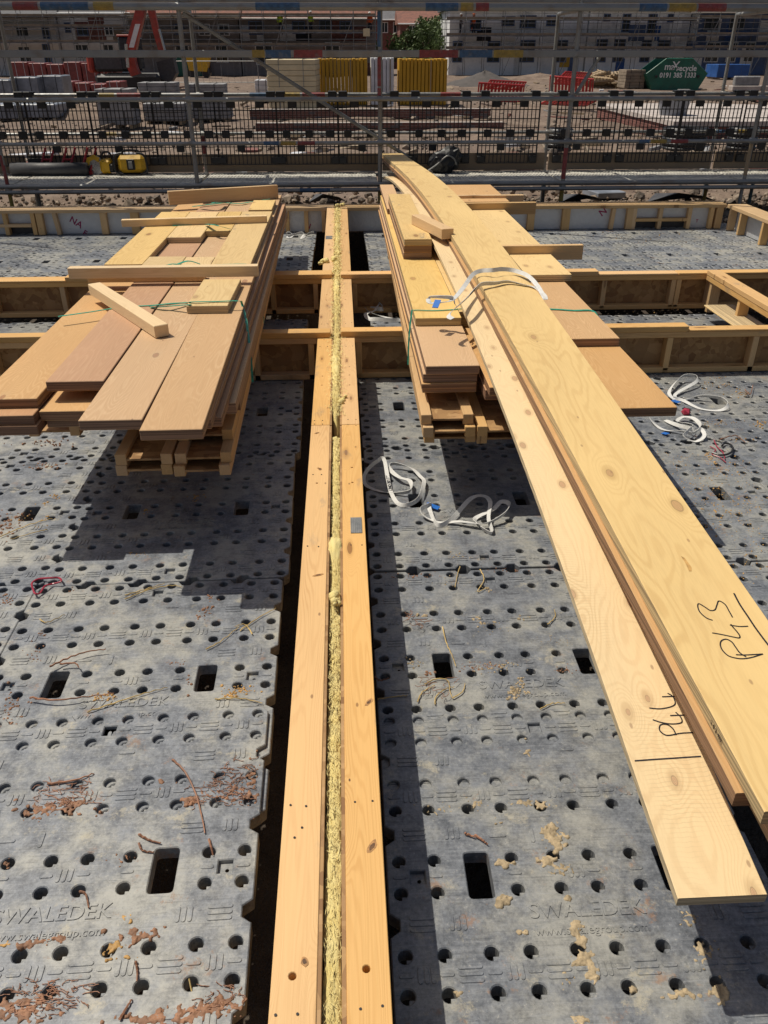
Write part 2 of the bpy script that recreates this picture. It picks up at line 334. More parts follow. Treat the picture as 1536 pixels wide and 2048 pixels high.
def put(name, me, loc=(0, 0, 0), rot=(0, 0, 0), parent=None, **p):
    o = bpy.data.objects.new(name, me); COL.objects.link(o); loc = Vector(loc); WL[o.name] = loc
    if parent is not None: o.parent = parent; o.location = loc-WL[parent.name]
    else: o.location = loc
    o.rotation_euler = rot
    for k, q in p.items(): o[k] = q
    return o
def thing(name, label, cat, loc=(0, 0, 0), group=None):
    o = put(name, None, loc); tag(o, label, cat, group); return o
def tag(o, label, cat, group=None):
    o['label'] = label; o['category'] = cat
    if group: o['group'] = group
    return o
def struct(name, me, loc=(0, 0, 0), kind='structure'): return put(name, me, loc, kind=kind)
def build(mb, name, mats, parent=None, loc=(0, 0, 0), rot=(0, 0, 0), sm=False, **p):
    # vertices are given in world coordinates unless loc is used
    me = mb.mesh(name, mats)
    if sm: smooth(me)
    if parent is not None and loc == (0, 0, 0):
        o = bpy.data.objects.new(name, me); COL.objects.link(o); o.parent = parent; o.location = -WL[parent.name]; WL[o.name] = Vector((0, 0, 0)); o.rotation_euler = rot
        for k, q in p.items(): o[k] = q
        return o
    return put(name, me, loc, rot, parent, **p)
def plank_mesh(w, l, t, mat, c=.003):
    b = MB(); b.cbox(-w/2, w/2, -l/2, l/2, -t/2, t/2, c); return b.mesh('plank', mat)
def plank(name, ctr, w, l, t, mat, rot=(0, 0, 0), parent=None, c=.003):
    return put(name, plank_mesh(w, l, t, mat, c), ctr, rot, parent)
def along_x(name, x0, x1, y0, y1, z0, z1, mat, parent=None, c=.003, tilt=0.0):   # grain along X
    return plank(name, ((x0+x1)/2, (y0+y1)/2, (z0+z1)/2), y1-y0, x1-x0, z1-z0, mat, (0, 0, R(90)+tilt), parent, c)
def upright(name, x0, x1, y0, y1, z0, z1, mat, parent=None, c=.003, lean=0.0):     # grain along Z
    return plank(name, ((x0+x1)/2, (y0+y1)/2, (z0+z1)/2), x1-x0, z1-z0, y1-y0, mat, (R(90), lean, 0), parent, c)
def curve_mesh(name, loops, ext, mat, bevel=0.0):
    cu = bpy.data.curves.new(name, 'CURVE'); cu.dimensions = '2D'; cu.fill_mode = 'BOTH'; cu.extrude = ext; cu.bevel_depth = bevel; cu.bevel_resolution = 0
    for lp in loops:
        sp = cu.splines.new('POLY'); sp.points.add(len(lp)-1); sp.use_cyclic_u = True
        for q, (x, y) in zip(sp.points, lp): q.co = (x, y, 0, 1)
    o = bpy.data.objects.new(name, cu); COL.objects.link(o); dg = bpy.context.evaluated_depsgraph_get(); dg.update()
    me = bpy.data.meshes.new_from_object(o.evaluated_get(dg)); bpy.data.objects.remove(o); bpy.data.curves.remove(cu)
    me.name = name; me.materials.clear(); me.materials.append(M[mat]); me.polygons.foreach_set('use_smooth', [False]*len(me.polygons)); return me
def text_mesh(body, size, mat, ext=.0008, shear=0.0, bold=0.0):
    cu = bpy.data.curves.new('lettering', 'FONT'); cu.body = body; cu.size = size; cu.extrude = ext; cu.align_x = 'CENTER'; cu.align_y = 'CENTER'; cu.shear = shear; cu.offset = bold; cu.resolution_u = 3
    o = bpy.data.objects.new('lettering', cu); COL.objects.link(o); dg = bpy.context.evaluated_depsgraph_get(); dg.update()
    me = bpy.data.meshes.new_from_object(o.evaluated_get(dg)); bpy.data.objects.remove(o); bpy.data.curves.remove(cu)
    me.materials.clear(); me.materials.append(M[mat]); return me
def circ(x, y, r, n=16): return [(x+r*math.cos(2*math.pi*i/n), y+r*math.sin(2*math.pi*i/n)) for i in range(n)]
def spline(pts, n=8, closed=False):
    pts = [Vector(p) for p in pts]; N = len(pts); out = []
    rng = N if closed else N-1
    for i in range(rng):
        g = (lambda k: pts[k % N]) if closed else (lambda k: pts[max(0, min(N-1, k))])
        a, b, c, d = g(i-1), g(i), g(i+1), g(i+2)
        for j in range(n):
            t = j/n; out.append(.5*((2*b)+(c-a)*t+(2*a-5*b+4*c-d)*t*t+(3*b-a-3*c+d)*t**3))
    if not closed: out.append(pts[-1])
    return out

# ================================================================== SETTING: ground with the foundation pit under the deck
rg = random.Random(3)
def make_ground():
    ys = [-400, -60, -4.0, 10.98]+[11.3+.35*i for i in range(18)]+[18+1.2*i for i in range(36)]+[64+4*i for i in range(16)]+[150, 250, 420]
    xs = [-400, -150]+[-80+4*i for i in range(12)]+[-32+2*i for i in range(8)]+[-16+1.3*i for i in range(7)]+[-7.2]+[-6.4+.8*i for i in range(17)]+[7.2]+[8.2+1.3*i for i in range(7)]+[18+2*i for i in range(8)]+[36+4*i for i in range(12)]+[150, 400]
    vs = []; fs = []; nx = len(xs)
    for y in ys:
        for x in xs:
            a = 0.0
            if 11 < y < 140 and abs(x) < 100: a = .10 if y < 20 else .16
            vs.append((x, y, -.06+rg.uniform(-a, a)*.6))
    for j in range(len(ys)-1):
        for i in range(nx-1):
            if ys[j] >= -4.1 and ys[j+1] <= 10.99 and xs[i] >= -7.3 and xs[i+1] <= 7.3: continue
            fs.append((j*nx+i, j*nx+i+1, (j+1)*nx+i+1, (j+1)*nx+i))
    b = MB(); b.add(vs, fs)
    # pit: floor and four sides
    x0, x1, y0, y1, d = -7.2, 7.2, -4.0, 10.98, -.62
    c = [(x0, y0), (x1, y0), (x1, y1), (x0, y1)]
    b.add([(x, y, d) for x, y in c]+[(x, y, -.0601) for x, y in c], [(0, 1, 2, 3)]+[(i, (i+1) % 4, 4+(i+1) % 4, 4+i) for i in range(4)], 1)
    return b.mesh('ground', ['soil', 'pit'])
struct('ground', make_ground())
# loose rubble between the far wall and the scaffold
def stone(b, p, r, rnd, mi=0):
    t = (1+5**.5)/2; base = [(-1, t, 0), (1, t, 0), (-1, -t, 0), (1, -t, 0), (0, -1, t), (0, 1, t), (0, -1, -t), (0, 1, -t), (t, 0, -1), (t, 0, 1), (-t, 0, -1), (-t, 0, 1)]
    fs = [(0, 11, 5), (0, 5, 1), (0, 1, 7), (0, 7, 10), (0, 10, 11), (1, 5, 9), (5, 11, 4), (11, 10, 2), (10, 7, 6), (7, 1, 8), (3, 9, 4), (3, 4, 2), (3, 2, 6), (3, 6, 8), (3, 8, 9), (4, 9, 5), (2, 4, 11), (6, 2, 10), (8, 6, 7), (9, 8, 1)]
    e = Euler((rnd.uniform(0, 6), rnd.uniform(0, 6), rnd.uniform(0, 6))).to_matrix(); sc = Vector((rnd.uniform(.6, 1.3), rnd.uniform(.6, 1.3), rnd.uniform(.4, .9)))*r/1.9
    b.add([Vector(p)+(e @ Vector((q[0]*rnd.uniform(.75, 1.15), q[1]*rnd.uniform(.75, 1.15), q[2])))*sc.x*1.0 for q in base], fs, mi)
def rubble():
    b = MB(); q = random.Random(11)
    for i in range(5200):
        x = q.uniform(-6.6, 7.0); y = 11.0+abs(q.gauss(0, 1))*1.5
        if y > 15: continue
        bank = .10*math.exp(-((x+1.5)/1.8)**2)+.05
        r = .015+.05*q.random()**3+(.06 if q.random() < .02 else 0)
        stone(b, (x, y, -.05+bank*q.random()), r, q, 0 if q.random() < .65 else 1)
    for i in range(2600):
        y = 15+q.random()**2*45; x = q.uniform(-.55, .55)*y
        stone(b, (x, y, -.05), .03+.10*q.random()**3, q, 0 if q.random() < .6 else 1)
    return b.mesh('rubble', ['rock', 'rock_dark'])
struct('rubble', rubble(), kind='stuff')

# ================================================================== DECK PANELS
GX = [c+s*.051 for c in (-.445, -.2225, 0, .2225, .445) for s in (-1, 1)]
GU = [c+s*.050 for c in (-.551, -.2755, 0, .2755, .551) for s in (-1, 1)]
def rrect(cx, cy, w, h, r, n=3):
    out = []
    for sx, sy, a0 in ((1, 1, 0), (-1, 1, 90), (-1, -1, 180), (1, -1, 270)):
        for i in range(n+1):
            a = R(a0+90*i/n); out.append((cx+sx*(w/2-r)+r*math.cos(a), cy+sy*(h/2-r)+r*math.sin(a)))
    return out
def panel_outline():
    pts = []; W, L = .528, .629
    def edge(p, q, ts, inward):
        p, q = Vector(p), Vector(q); d = (q-p); ln = d.length; d /= ln; n = Vector(inward)
        pts.append(tuple(p+d*.02))
        for t in ts:
            c = ln/2+t
            for off, dep in ((-.036, 0), (-.017, .027), (.017, .027), (.036, 0)): pts.append(tuple(p+d*(c+off)+n*dep))
        pts.append(tuple(q-d*.02))
    tx = (-.334, -.111, .111, .334); tu = (-.42, -.14, .14, .42)
    edge((-W, -L), (W, -L), tx, (0, 1)); edge((W, -L), (W, L), tu, (-1, 0)); edge((W, L), (-W, L), tx, (0, -1)); edge((-W, L), (-W, -L), tu, (1, 0))
    return pts
POCKETS = [(-.445, 0), (.445, 0), (0, .551), (0, -.551)]
def panel_mesh():
    loops = [panel_outline()]
    for x in GX:
        for u in GU:
            if abs(abs(x)-.2735) < .01 and abs(u) < .1: continue
            loops.append(circ(x, u, .0222, 14))
    for sx in (-1, 1): loops.append(rrect(sx*.2735, 0, .078, .150, .014))
    for x, u in POCKETS: loops.append([(x-.024, u-.024), (x+.024, u-.024), (x+.024, u+.024), (x-.024, u+.024)])
    me = curve_mesh('deck_panel', loops, .022, 'deck', .003)
    b = MB()                                    # pocket floors with a small drain hole, hole collars
    for x, u in POCKETS:
        c = circ(x+.004, u-.004, .006, 8); q = [(x+.0275, u-.0275), (x+.0275, u+.0275), (x-.0275, u+.0275), (x-.0275, u-.0275)]
        vs = [(a, e, -.016) for a, e in q]+[(a, e, -.016) for a, e in c]
        b.add(vs, [(0, 1, 6, 5, 4), (1, 2, 8, 7, 6), (2, 3, 10, 9, 8), (3, 0, 4, 11, 10)])
    for x in GX:                                # short inner tongue that shows in every hole
        for u in GU:
            if abs(abs(x)-.2735) < .01 and abs(u) < .1: continue
            b.box(x+.004, x+.024, u-.016, u-.003, -.040, -.012)
    bm = bmesh.new(); bm.from_mesh(me)
    for v in bm.verts: v.co.z -= .025
    tmp = bpy.data.meshes.new('t'); tmp.from_pydata(b.v, [], b.f); tmp.update(); bm.from_mesh(tmp); bpy.data.meshes.remove(tmp)
    bm.to_mesh(me); bm.free(); return me
def pill(x, y, l, wd, vert):
    h, r = l/2-wd/2, wd/2; p = []
    for sgn, a0 in ((1, -90), (-1, 90)):
        for i in range(5):
            a = R(a0+180*i/4); p.append((sgn*h+r*math.cos(a), r*math.sin(a)))
    return [(x-b, y+a) if vert else (x+a, y+b) for a, b in p]
def tread_mesh():
    lp = []; q = random.Random(5)
    def grpH(x, u, l=.066): lp.extend(pill(x, u+k*.017, l, .0105, False) for k in (-1, 0, 1))
    def grpV(x, u, l=.044): lp.extend(pill(x+k*.0165, u, l, .0105, True) for k in (-1, 0, 1))
    for u in (-.551, -.2755, 0, .2755, .551):
        for c in (-.445, -.2225, 0, .2225, .445):
            if abs(abs(c)-.2225) < .01 and u == 0: continue
            if (abs(abs(c)-.445) < .01 and u == 0) or (c == 0 and abs(u) > .5): continue
            grpV(c, u, .042)
        for c in (-.334, -.111, .111, .334):
            if u == 0: continue
            grpH(c, u, .062)
        for c in GX:
            if not (u == 0 and abs(abs(c)-.2735) < .05): lp.append(pill(c, u, .036, .010, False))
    for u in (-.42, .42, .14):
        for c in (-.445, -.334, .334, .445): (grpV if (c*10+u*7) % 2 > 1 else grpH)(c, u)
        for c in (-.2, -.08, .08, .2):
            if q.random() < .6: lp.append(pill(c+q.uniform(-.02, .02), u+q.uniform(-.03, .03), .052, .011, q.random() < .35))
    for c in (-.445, .445): grpH(c, -.14); 
    for c in (-.35, .35): grpV(c, -.14)
    me = curve_mesh('tread_pad', lp, .0012, 'deck', .0009)
    return me
PANEL, TREAD = panel_mesh(), tread_mesh()
TXT1, TXT2 = text_mesh('SWALEDEK', .062, 'deck', .0022, 0, .0005), text_mesh('www.swalegroup.com', .034, 'deck', .0018)
def deck_panel(label, x, y, rz=0, z=0.0, dust_glare=.5, mud=.3, text=True, group='perforated deck panels'):
    t = put('deck_panel', PANEL, (x, y, z), (0, 0, R(rz))); tag(t, label, 'deck panel', group); t.color = (dust_glare, mud, 0, 1)
    o = bpy.data.objects.new('tread_pad', TREAD); COL.objects.link(o); o.parent = t; o.location = (0, 0, .0004); o['kind'] = 'stuff'; o.color = (dust_glare, mud, 0, 1)
    if text:
        for nm, me, du in (('lettering', TXT1, -.118), ('lettering', TXT2, -.175)):
            o = bpy.data.objects.new(nm, me); COL.objects.link(o); o.parent = t; o.location = (0, du, .0005); o.color = (dust_glare, mud, 0, 1)
    return t
ORD = ['first', 'second', 'third', 'fourth', 'fifth']
def field(bay, x0, sgn, ncol, rows, skip=(), dust_glare=(.5, .5), rot=0):
    for r, (yc, zz) in enumerate(rows):
        for c in range(ncol):
            if (r, c) in skip: continue
            nm = f'perforated deck panel, {bay}, {ORD[r]} row from front, {ORD[c]} column from party wall'
            deck_panel(nm, x0+sgn*c*1.062+random.uniform(-.004, .004), yc+random.uniform(-.006, .006), rot+random.uniform(-.5, .5), zz, random.uniform(*dust_glare), random.uniform(.2, .8), text=(yc < 6.5))
field('left front bay', -.82, -1, 2, [(1.475, .016), (2.292, 0), (3.555, 0), (4.82, -.004)], skip=((0, 1),), dust_glare=(.85, 1.0), rot=.9)  # left bay paler: dust plus sun glare put into the colour
field('right front bay', .612, 1, 3, [(1.415, .014), (2.318, 0), (3.600, 0), (4.866, -.003)], skip=((0, 1), (0, 2), (1, 2)), dust_glare=(.66, .80), rot=-.2)
field('left middle bay', -.85, -1, 3, [(6.22, .002)], dust_glare=(.5, .7))
field('right middle bay', .75, 1, 3, [(6.20, .002)], dust_glare=(.55, .75))
field('left far bay', -.87, -1, 4, [(7.90, 0), (9.17, 0), (10.43, -.003)], dust_glare=(.6, .85), rot=.4)
field('right far bay', .80, 1, 5, [(7.90, 0), (9.17, 0), (10.43, -.003)], dust_glare=(.7, .95))

# ================================================================== PARTY WALL
ZT = .304
pw = thing('party_wall', 'long double timber party wall with yellow mineral wool packed between its two leaves', 'timber wall', (-.065, 5, 0))
def plate_with_holes(name, x0, x1, y0, y1, z1, t, holes, par, mat='plate'):
    cx, cy = (x0+x1)/2, (y0+y1)/2
    lp = [[(x0-cx, y0-cy), (x1-cx, y0-cy), (x1-cx, y1-cy), (x0-cx, y1-cy)]]+[circ(hx-cx, hy-cy, r, 10) for hx, hy, r in holes]
    return put(name, curve_mesh('plate', lp, t/2-.0015, mat, .0015), (cx, cy, z1-t/2), (0, 0, 0), par)
hl, hr = G(585, 1952, ZT), G(733, 1938, ZT)
def hp(pts, r=.007): return [(G(a, b, ZT).x, G(a, b, ZT).y, r) for a, b in pts]
segs = [(.25, 3.885), (3.893, 5.352), (5.452, 6.99), (7.146, 10.60)]
lh = [[(hl.x, hl.y, .0105)]+hp([(637, 936), (634, 966)]), hp([(645, 752), (644, 770)]), hp([(654, 589), (653, 600)], .008), []]
rh = [[(hr.x, hr.y, .0105)]+hp([(704, 935), (705, 965)]), hp([(699, 750), (699, 770)]), hp([(691, 588), (691, 599)], .008), []]
for (a, c), l, r in zip(segs, lh, rh):
    plate_with_holes('top_plate', -.190, -.0955, a, c, ZT, .042, l, pw)
    plate_with_holes('top_plate', -.030, .060, a, c, ZT+.001, .042, r, pw)
    for x0, x1 in ((-.190, -.0955), (-.030, .060)): plank('lower_plate', ((x0+x1)/2, (a+c)/2, ZT-.0655), x1-x0-.002, c-a, .042, 'plate', parent=pw)
    for x0 in (-.0945, -.0415):
        plank('sheathing_board', (x0+.005, (a+c)/2, -.13), .0105, c-a-.004, .862, 'osb', parent=pw, c=.001)
q = random.Random(2)
for x0, x1 in ((-.190, -.1), (-.028, .058)):
    for i in range(13):
        y = .9+.6*i
        if i in (7, 10): continue
        upright('stud', x0, x1, y, y+.042, -.56, ZT-.088, 'stud', pw)
    plank('sole_plate', ((x0+x1)/2, 5.3, -.585), x1-x0, 10.2, .045, 'stud', parent=pw)
# mineral wool: a lumpy ribbon that sits low near the camera and bulges over the plates farther off
def wool_mesh():
    b = MB(); q = random.Random(9); ny = 420; nx = 9; y0, y1 = .25, 10.75
    def lo(y): return math.sin(y*2.3)+.6*math.sin(y*5.1+1)+.4*math.sin(y*11.3+2)
    for j in range(ny+1):
        y = y0+(y1-y0)*j/ny
        if y < 3.78: top, wl, wr = .281+.004*lo(y), -.0825, -.0425; wl += .012*max(0, min(1, (3.6-y)/.5))*(.6+.4*math.sin(y*1.7))*max(0, min(1, (y-2.6)/.4))
        elif y < 3.98: top, wl, wr = .20, -.081, -.044
        else:
            g = min(1, (y-3.98)/.25); top = .296+.012*g+.009*lo(y*1.3)*g
            bul = .006*g+.006*g*math.sin(y*4.1)+.006*q.uniform(-1, 1)
            if 6.9 < y < 8.1: bul += .016*math.sin((y-6.9)/1.2*math.pi)
            wl, wr = -.082-bul, -.043+.5*bul
        if 2.62 < y < 2.80: top += .030*math.sin((y-2.62)/.18*math.pi); wl -= .006; wr += .006
        for i in range(nx+1):
            t = i/nx; x = wl+(wr-wl)*t; h = top-(.010 if y < 3.8 else .022)*(2*t-1)**2+q.uniform(-.005, .005)*(1.0 if y < 3.9 else 1.6)
            b.v.append((x+q.uniform(-.002, .002), y, h))
        b.v.append((wr-.002 if wr < -.04 else -.043, y, .10)); b.v.append((wl+.002 if wl > -.083 else -.082, y, .10))
    m = nx+3
    for j in range(ny):
        for i in range(m): b.f.append((j*m+i, j*m+(i+1) % m, (j+1)*m+(i+1) % m, (j+1)*m+i))
    for k in (0, ny): b.f.append(tuple(k*m+i for i in range(m)))
    b.mi = [0]*len(b.f); return smooth(b.mesh('insulation', 'wool'))
put('insulation_batt', wool_mesh(), (0, 0, 0), (0, 0, 0), pw)
b = MB(); q = random.Random(12)          # loose fibres
for _ in range(9000):
    y = q.uniform(.3, 10.5); x = q.gauss(-.0625, .012 if y < 3.8 else .022); z = (.284 if y < 3.8 else .312)+q.uniform(-.006, .010)
    if 3.76 < y < 4.0 or not (-.082 < x < -.043 or y > 4.0): continue
    a = R(90)+q.gauss(0, .5); L = q.uniform(.006, .030)*(1+.12*y); d = Vector((math.cos(a), math.sin(a), q.gauss(0, .25)))*L/2; s_ = Vector((math.sin(a), -math.cos(a), q.uniform(-.5, .5)))*.0007*(1+.25*y); c = Vector((x, y, z))
    b.add([c-d, c+s_, c+d, c-s_], [(0, 1, 2, 3)])
build(b, 'wool_fibre', 'wool', pw, kind='stuff')
# torn tufts of wool standing proud of the plates
b = MB(); q = random.Random(21)
for px, py, r in ((672, 1195, .022), (668, 1200, .018), (682, 800, .022), (690, 795, .014), (650, 522, .03), (642, 525, .02), (668, 520, .03), (676, 505, .025), (684, 410, .03), (676, 412, .03), (668, 545, .025)):
    p = G(px, py, ZT+.008)
    for k in range(5): stone(b, p+Vector((q.uniform(-.6, .6)*r, q.uniform(-1, 1)*r*1.6, q.uniform(-.3, .5)*r)), r*q.uniform(.5, 1), q)
build(b, 'wool_tuft', 'wool', pw, sm=True)
# galvanised nail plates
def nail_plate(c, w, l):
    b = MB(); b.box(-w/2, w/2, -l/2, l/2, 0, .0012); n = max(3, int(l/.010)); mcols = max(3, int(w/.0075))
    for i in range(n):
        for k in range(mcols): b.box(-w/2+(k+.3)*w/mcols, -w/2+(k+.62)*w/mcols, -l/2+(i+.15)*l/n, -l/2+(i+.75)*l/n, .0012, .0024)
    return put('nail_plate', b.mesh('nail_plate', 'galv'), c, (0, 0, 0), pw)
p = G(711.5, 1051, ZT+.001); nail_plate((p.x+.002, p.y, ZT+.0025), .047, .125)
p = G(658, 475, ZT+.001); nail_plate((p.x, p.y, ZT+.0016), .07, .16)
# small screw heads and nail marks
b = MB()
for px, py in ((581, 1610), (612, 1612), (589, 1675), (604, 1655), (595, 2028), (551, 2030), (721, 2018), (765, 2012), (745, 1602), (710, 1604), (615, 1092), (637, 1093), (702, 1090), (724, 1090), (626, 949), (643, 949), (629, 841), (645, 841), (696, 839), (712, 839), (629, 848), (645, 848), (696, 849), (712, 851), (640, 693), (655, 693), (692, 693), (705, 692), (643, 648), (656, 648), (691, 647), (703, 645)):
    p = G(px, py, ZT+.0012); b.tube((p.x, p.y, ZT-.004), (p.x, p.y, ZT+.0022), .0032, 6)
build(b, 'screw_head', 'black', pw)

def knot(px, py, rx, ry, ang, seed, crack=True):      # dead knots standing a hair proud of the planed face
    c = G(px, py, ZT+.001); q = random.Random(seed); ca, sa = math.cos(R(ang)), math.sin(R(ang))
    for nm, f, z, mt in (('knot', 1.0, .0014, 'knot_ring'), ('knot_core', .55, .0019, 'knot_core')):
        b = MB(); P = []
        for i in range(14):
            a = 2*math.pi*i/14; r = f*q.uniform(.85, 1.15); x, y = rx*r*math.cos(a), ry*r*math.sin(a); P.append((c.x+x*ca-y*sa, c.y+x*sa+y*ca))
        b.add([(x, y, ZT+z) for x, y in P]+[(x, y, ZT-.004) for x, y in P], [tuple(range(14))]+[(i, (i+1) % 14, 14+(i+1) % 14, 14+i) for i in range(14)]); build(b, nm, mt, pw)
M['knot_ring'] = plain('knot_ring', (.40, .21, .075), .6, var=.3, scale=90)
M['knot_core'] = plain('knot_core', (.13, .065, .028), .7, var=.5, scale=90)
knot(738, 1404, .008, .019, -35, 1); knot(744, 1693, .009, .022, -30, 2); knot(609, 1923, .008, .011, 20, 3); knot(634, 866, .006, .016, -60, 4); knot(636, 1150, .006, .020, -70, 5); knot(640, 938, .008, .012, 0, 6); knot(699, 1560, .003, .006, 0, 7)

# ================================================================== CROSS WALLS
def cross_wall(label, xa, xb, yf, yb, joints, studs, hi=.345, lo=.304, steps=(), facing='osb', ymat='plate'):
    t = thing('cross_wall', label, 'timber wall', ((xa+xb)/2, (yf+yb)/2, 0))
    for x0, x1, top in steps:                   # binder boards on the plate, some doubled
        along_x('head_binder', x0, x1, yf, yb, lo+.001, top, ymat, t)
    along_x('top_plate', xa, xb, yf+.006, yb-.004, lo-.042, lo, ymat, t)
    for x in studs: upright('stud', x-.021, x+.021, yf+.008, yf+.085, .004, lo-.0425, 'stud', t)
    xs = sorted([xa]+list(joints)+[xb])
    for x0, x1 in zip(xs[:-1], xs[1:]): plank('sheathing_board', ((x0+x1)/2, yf+.0925, (lo-.0425)/2+.002), x1-x0-.004, .012, lo-.0445, 'osb', parent=t, c=.001)
    along_x('sole_plate', xa, xb, yf+.008, yf+.085, .004, .042, 'stud', t)
    return t
cross_wall('near cross wall left of the party wall, passing under the big left timber stack', -5.2, -.102, 5.358, 5.450, (-3.9, -2.7, -1.5), (-.24, -.62, -1.2, -1.8, -2.4, -3.0, -3.6), steps=((-5.2, -.102, .345),))
cross_wall('near cross wall right of the party wall, with a stepped doubled binder board', -.030, 5.0, 5.372, 5.466, (1.2, 2.4, 3.6), (.09, .60, 1.1, 1.66, 2.286, 2.906, 3.5), steps=((-.03, 2.40, .345), (2.402, 5.0, .318)))
cross_wall('second cross wall left of the party wall, between the middle and far bays', -5.2, -.104, 6.995, 7.142, (-3.4, -2.2, -1.0), (-.25, -.62, -1.2, -1.8, -2.412, -3.0, -3.6, -4.2), steps=((-2.369, -.104, .345), (-5.2, -2.371, .318)))
cross_wall('second cross wall right of the party wall, meeting the short spine wall', -.030, 6.2, 6.985, 7.095, (1.2, 2.93, 4.1), (.09, .60, 1.1, 1.7, 2.288, 2.908, 2.955, 3.25), steps=((-.03, 2.22, .345), (2.222, 2.93, .320), (2.934, 6.2, .321)))
sw = thing('spine_wall', 'short timber wall running toward the camera at the right edge of middle bay', 'timber wall', (3.24, 6.2, 0))
plank('head_binder', (3.235, 6.225, .3265), .112, 1.50, .040, 'plate', parent=sw)
plank('top_plate', (3.235, 6.225, .283), .106, 1.50, .042, 'plate', parent=sw)
plank('side_board', (3.184, 6.06, .130), .012, 1.16, .255, 'lvl_yellow', (0, R(90), 0), parent=sw).scale = (1, 1, 1)
sw.children[-1].rotation_euler = (0, 0, 0)
for y in (6.86, 6.3, 5.7): upright('stud', 3.192, 3.28, y, y+.042, .004, .261, 'stud', sw)

# ================================================================== FAR WALLS
def far_wall(label, xa, xb, studs, openings, letters):
    t = thing('far_wall', label, 'timber wall', ((xa+xb)/2, 10.76, 0)); YF = 10.63
    along_x('top_plate', xa, xb, YF, 10.90, .262, .304, 'stud', t)
    for s in studs: upright('stud', s[0]-s[1]/2, s[0]+s[1]/2, YF+.002, YF+.088, .003, .2615, 'stud', t, lean=s[2] if len(s) > 2 else 0)
    cuts = sorted([xa]+[s[0] for s in studs]+[xb])
    for x0, x1 in zip(cuts[:-1], cuts[1:]):
        z0 = .003
        for a, e in openings:
            if x0 > a-.08 and x1 < e+.08: z0 = .135
        if x1-x0 > .06: plank('foil_board', ((x0+x1)/2, YF+.095, (z0+.2605)/2), x1-x0-.003, .05, .2605-z0, 'foil', parent=t, c=.002)
    for a, e in openings:
        along_x('header', a, e, YF+.001, YF+.087, .098, .134, 'stud', t)
        plank('opening_shade', ((a+e)/2, YF+.11, .05), e-a, .01, .094, 'rubber', parent=t)  # dark sheet standing in for the shade inside the opening
    for body, px, py, size, rot, mt in letters:
        p = GY(px, py, YF+.0685); put('print', text_mesh(body, size, mt, .0004, 0, .002), p, (R(90), rot, 0), t)
    return t
far_wall('far timber wall left of the party wall, foil boards between studs with purple print', -5.4, -.105,
    [(-4.19, .05), (-3.85, .05), (-3.77, .08), (-3.57, .05, -.10), (-2.985, .08), (-2.60, .10), (-2.0, .05), (-1.4, .05), (-.70, .05), (-.46, .05), (-.24, .05)], [(-5.0, -3.88)],
    [('NA', 152, 445, .11, R(35), 'purple_print'), ('E', 170, 466, .09, R(35), 'purple_print'), ('N', 616, 452, .09, R(20), 'purple_print')])
far_wall('far timber wall right of the party wall, foil boards with red print and low opening', -.03, 4.93,
    [(.05, .05), (.6, .05), (1.2, .05), (1.8, .05), (2.10, .05), (2.409, .09), (2.862, .10), (3.468, .05, .05), (3.69, .08), (3.75, .05), (4.09, .05), (4.47, .05), (4.96-.2, .05), (4.86, .09)], [(3.76, 4.45)],
    [('B', 1188, 414, .07, R(-40), 'purple_print'), ('N', 1206, 424, .12, R(-40), 'purple_print'), ('E', 1425, 440, .08, R(-50), 'purple_print'), ('T', 1394, 442, .05, 0, 'purple_print'), ('O', 1397, 411, .06, 0, 'purple_print')])
rw = thing('return_wall', 'return wall closing the right end of the far bay, foil boards between studs', 'timber wall', (5.05, 9.3, 0))
plank('top_plate', (5.06, 9.55, .283), .25, 2.15, .042, 'stud', parent=rw)
for y in (10.50, 10.2, 9.6, 9.0, 8.55): upright('stud', 4.94, 5.03, y, y+.045, .003, .2615, 'stud', rw)
for y0, y1 in ((10.247, 10.498), (9.647, 10.198), (9.047, 9.598), (8.597, 8.998)): plank('foil_board', (5.06, (y0+y1)/2, .132), .05, y1-y0, .256, 'foil', parent=rw)

# ================================================================== TIMBER STACKS
def board(name, label, x0, x1, y0, y1, z0, z1, mat, rz=0.0, cat='board', group=None, c=.0025):
    o = plank(name, ((x0+x1)/2, (y0+y1)/2, (z0+z1)/2), x1-x0, y1-y0, z1-z0, mat, (0, 0, R(rz)), None, c)
    return tag(o, label, cat, group)
FL = {}
def ijoist(label, x0, y0, z0, ln, rz, group):
    a = R(rz); t = thing('i_joist', label, 'joist', (x0, y0, z0), group); t.rotation_euler = (0, 0, a)
    if ln not in FL: FL[ln] = (plank_mesh(.050, ln, .052, 'flange', .002), plank_mesh(.154, ln, .0105, 'osb', .001))
    for nm, me, dx in (('flange', FL[ln][0], .025), ('flange', FL[ln][0], .227), ('web', FL[ln][1], .126)):
        o = bpy.data.objects.new(nm, me); COL.objects.link(o); o.parent = t; o.location = (dx, ln/2, .026)
    return t
gl, gr_ = 'I-joists under the left stack', 'I-joists under the right stack'
ijoist('I-joist lying flat at the bottom right of the left timber stack', -.786, 3.25, .346, 6.0, .95, gl)
ijoist('I-joist lying flat in the middle layer on the right of the left stack', -.778, 3.27, .399, 6.0, .95, gl)
ijoist('I-joist lying flat on top of the right-hand joists of the left stack', -.782, 3.40, .452, 6.0, .95, gl)
ijoist('I-joist lying flat at the bottom of the left stack, second from its right side', -1.048, 3.27, .346, 6.0, .3, gl)
ijoist('I-joist lying flat on another one in the left stack, second from right side', -1.043, 3.27, .399, 6.0, .3, gl)
ijoist('I-joist at the bottom left of the left stack, set back from the others', -1.585, 3.72, .346, 5.4, .0, gl)
gb = 'boards of the left timber stack'
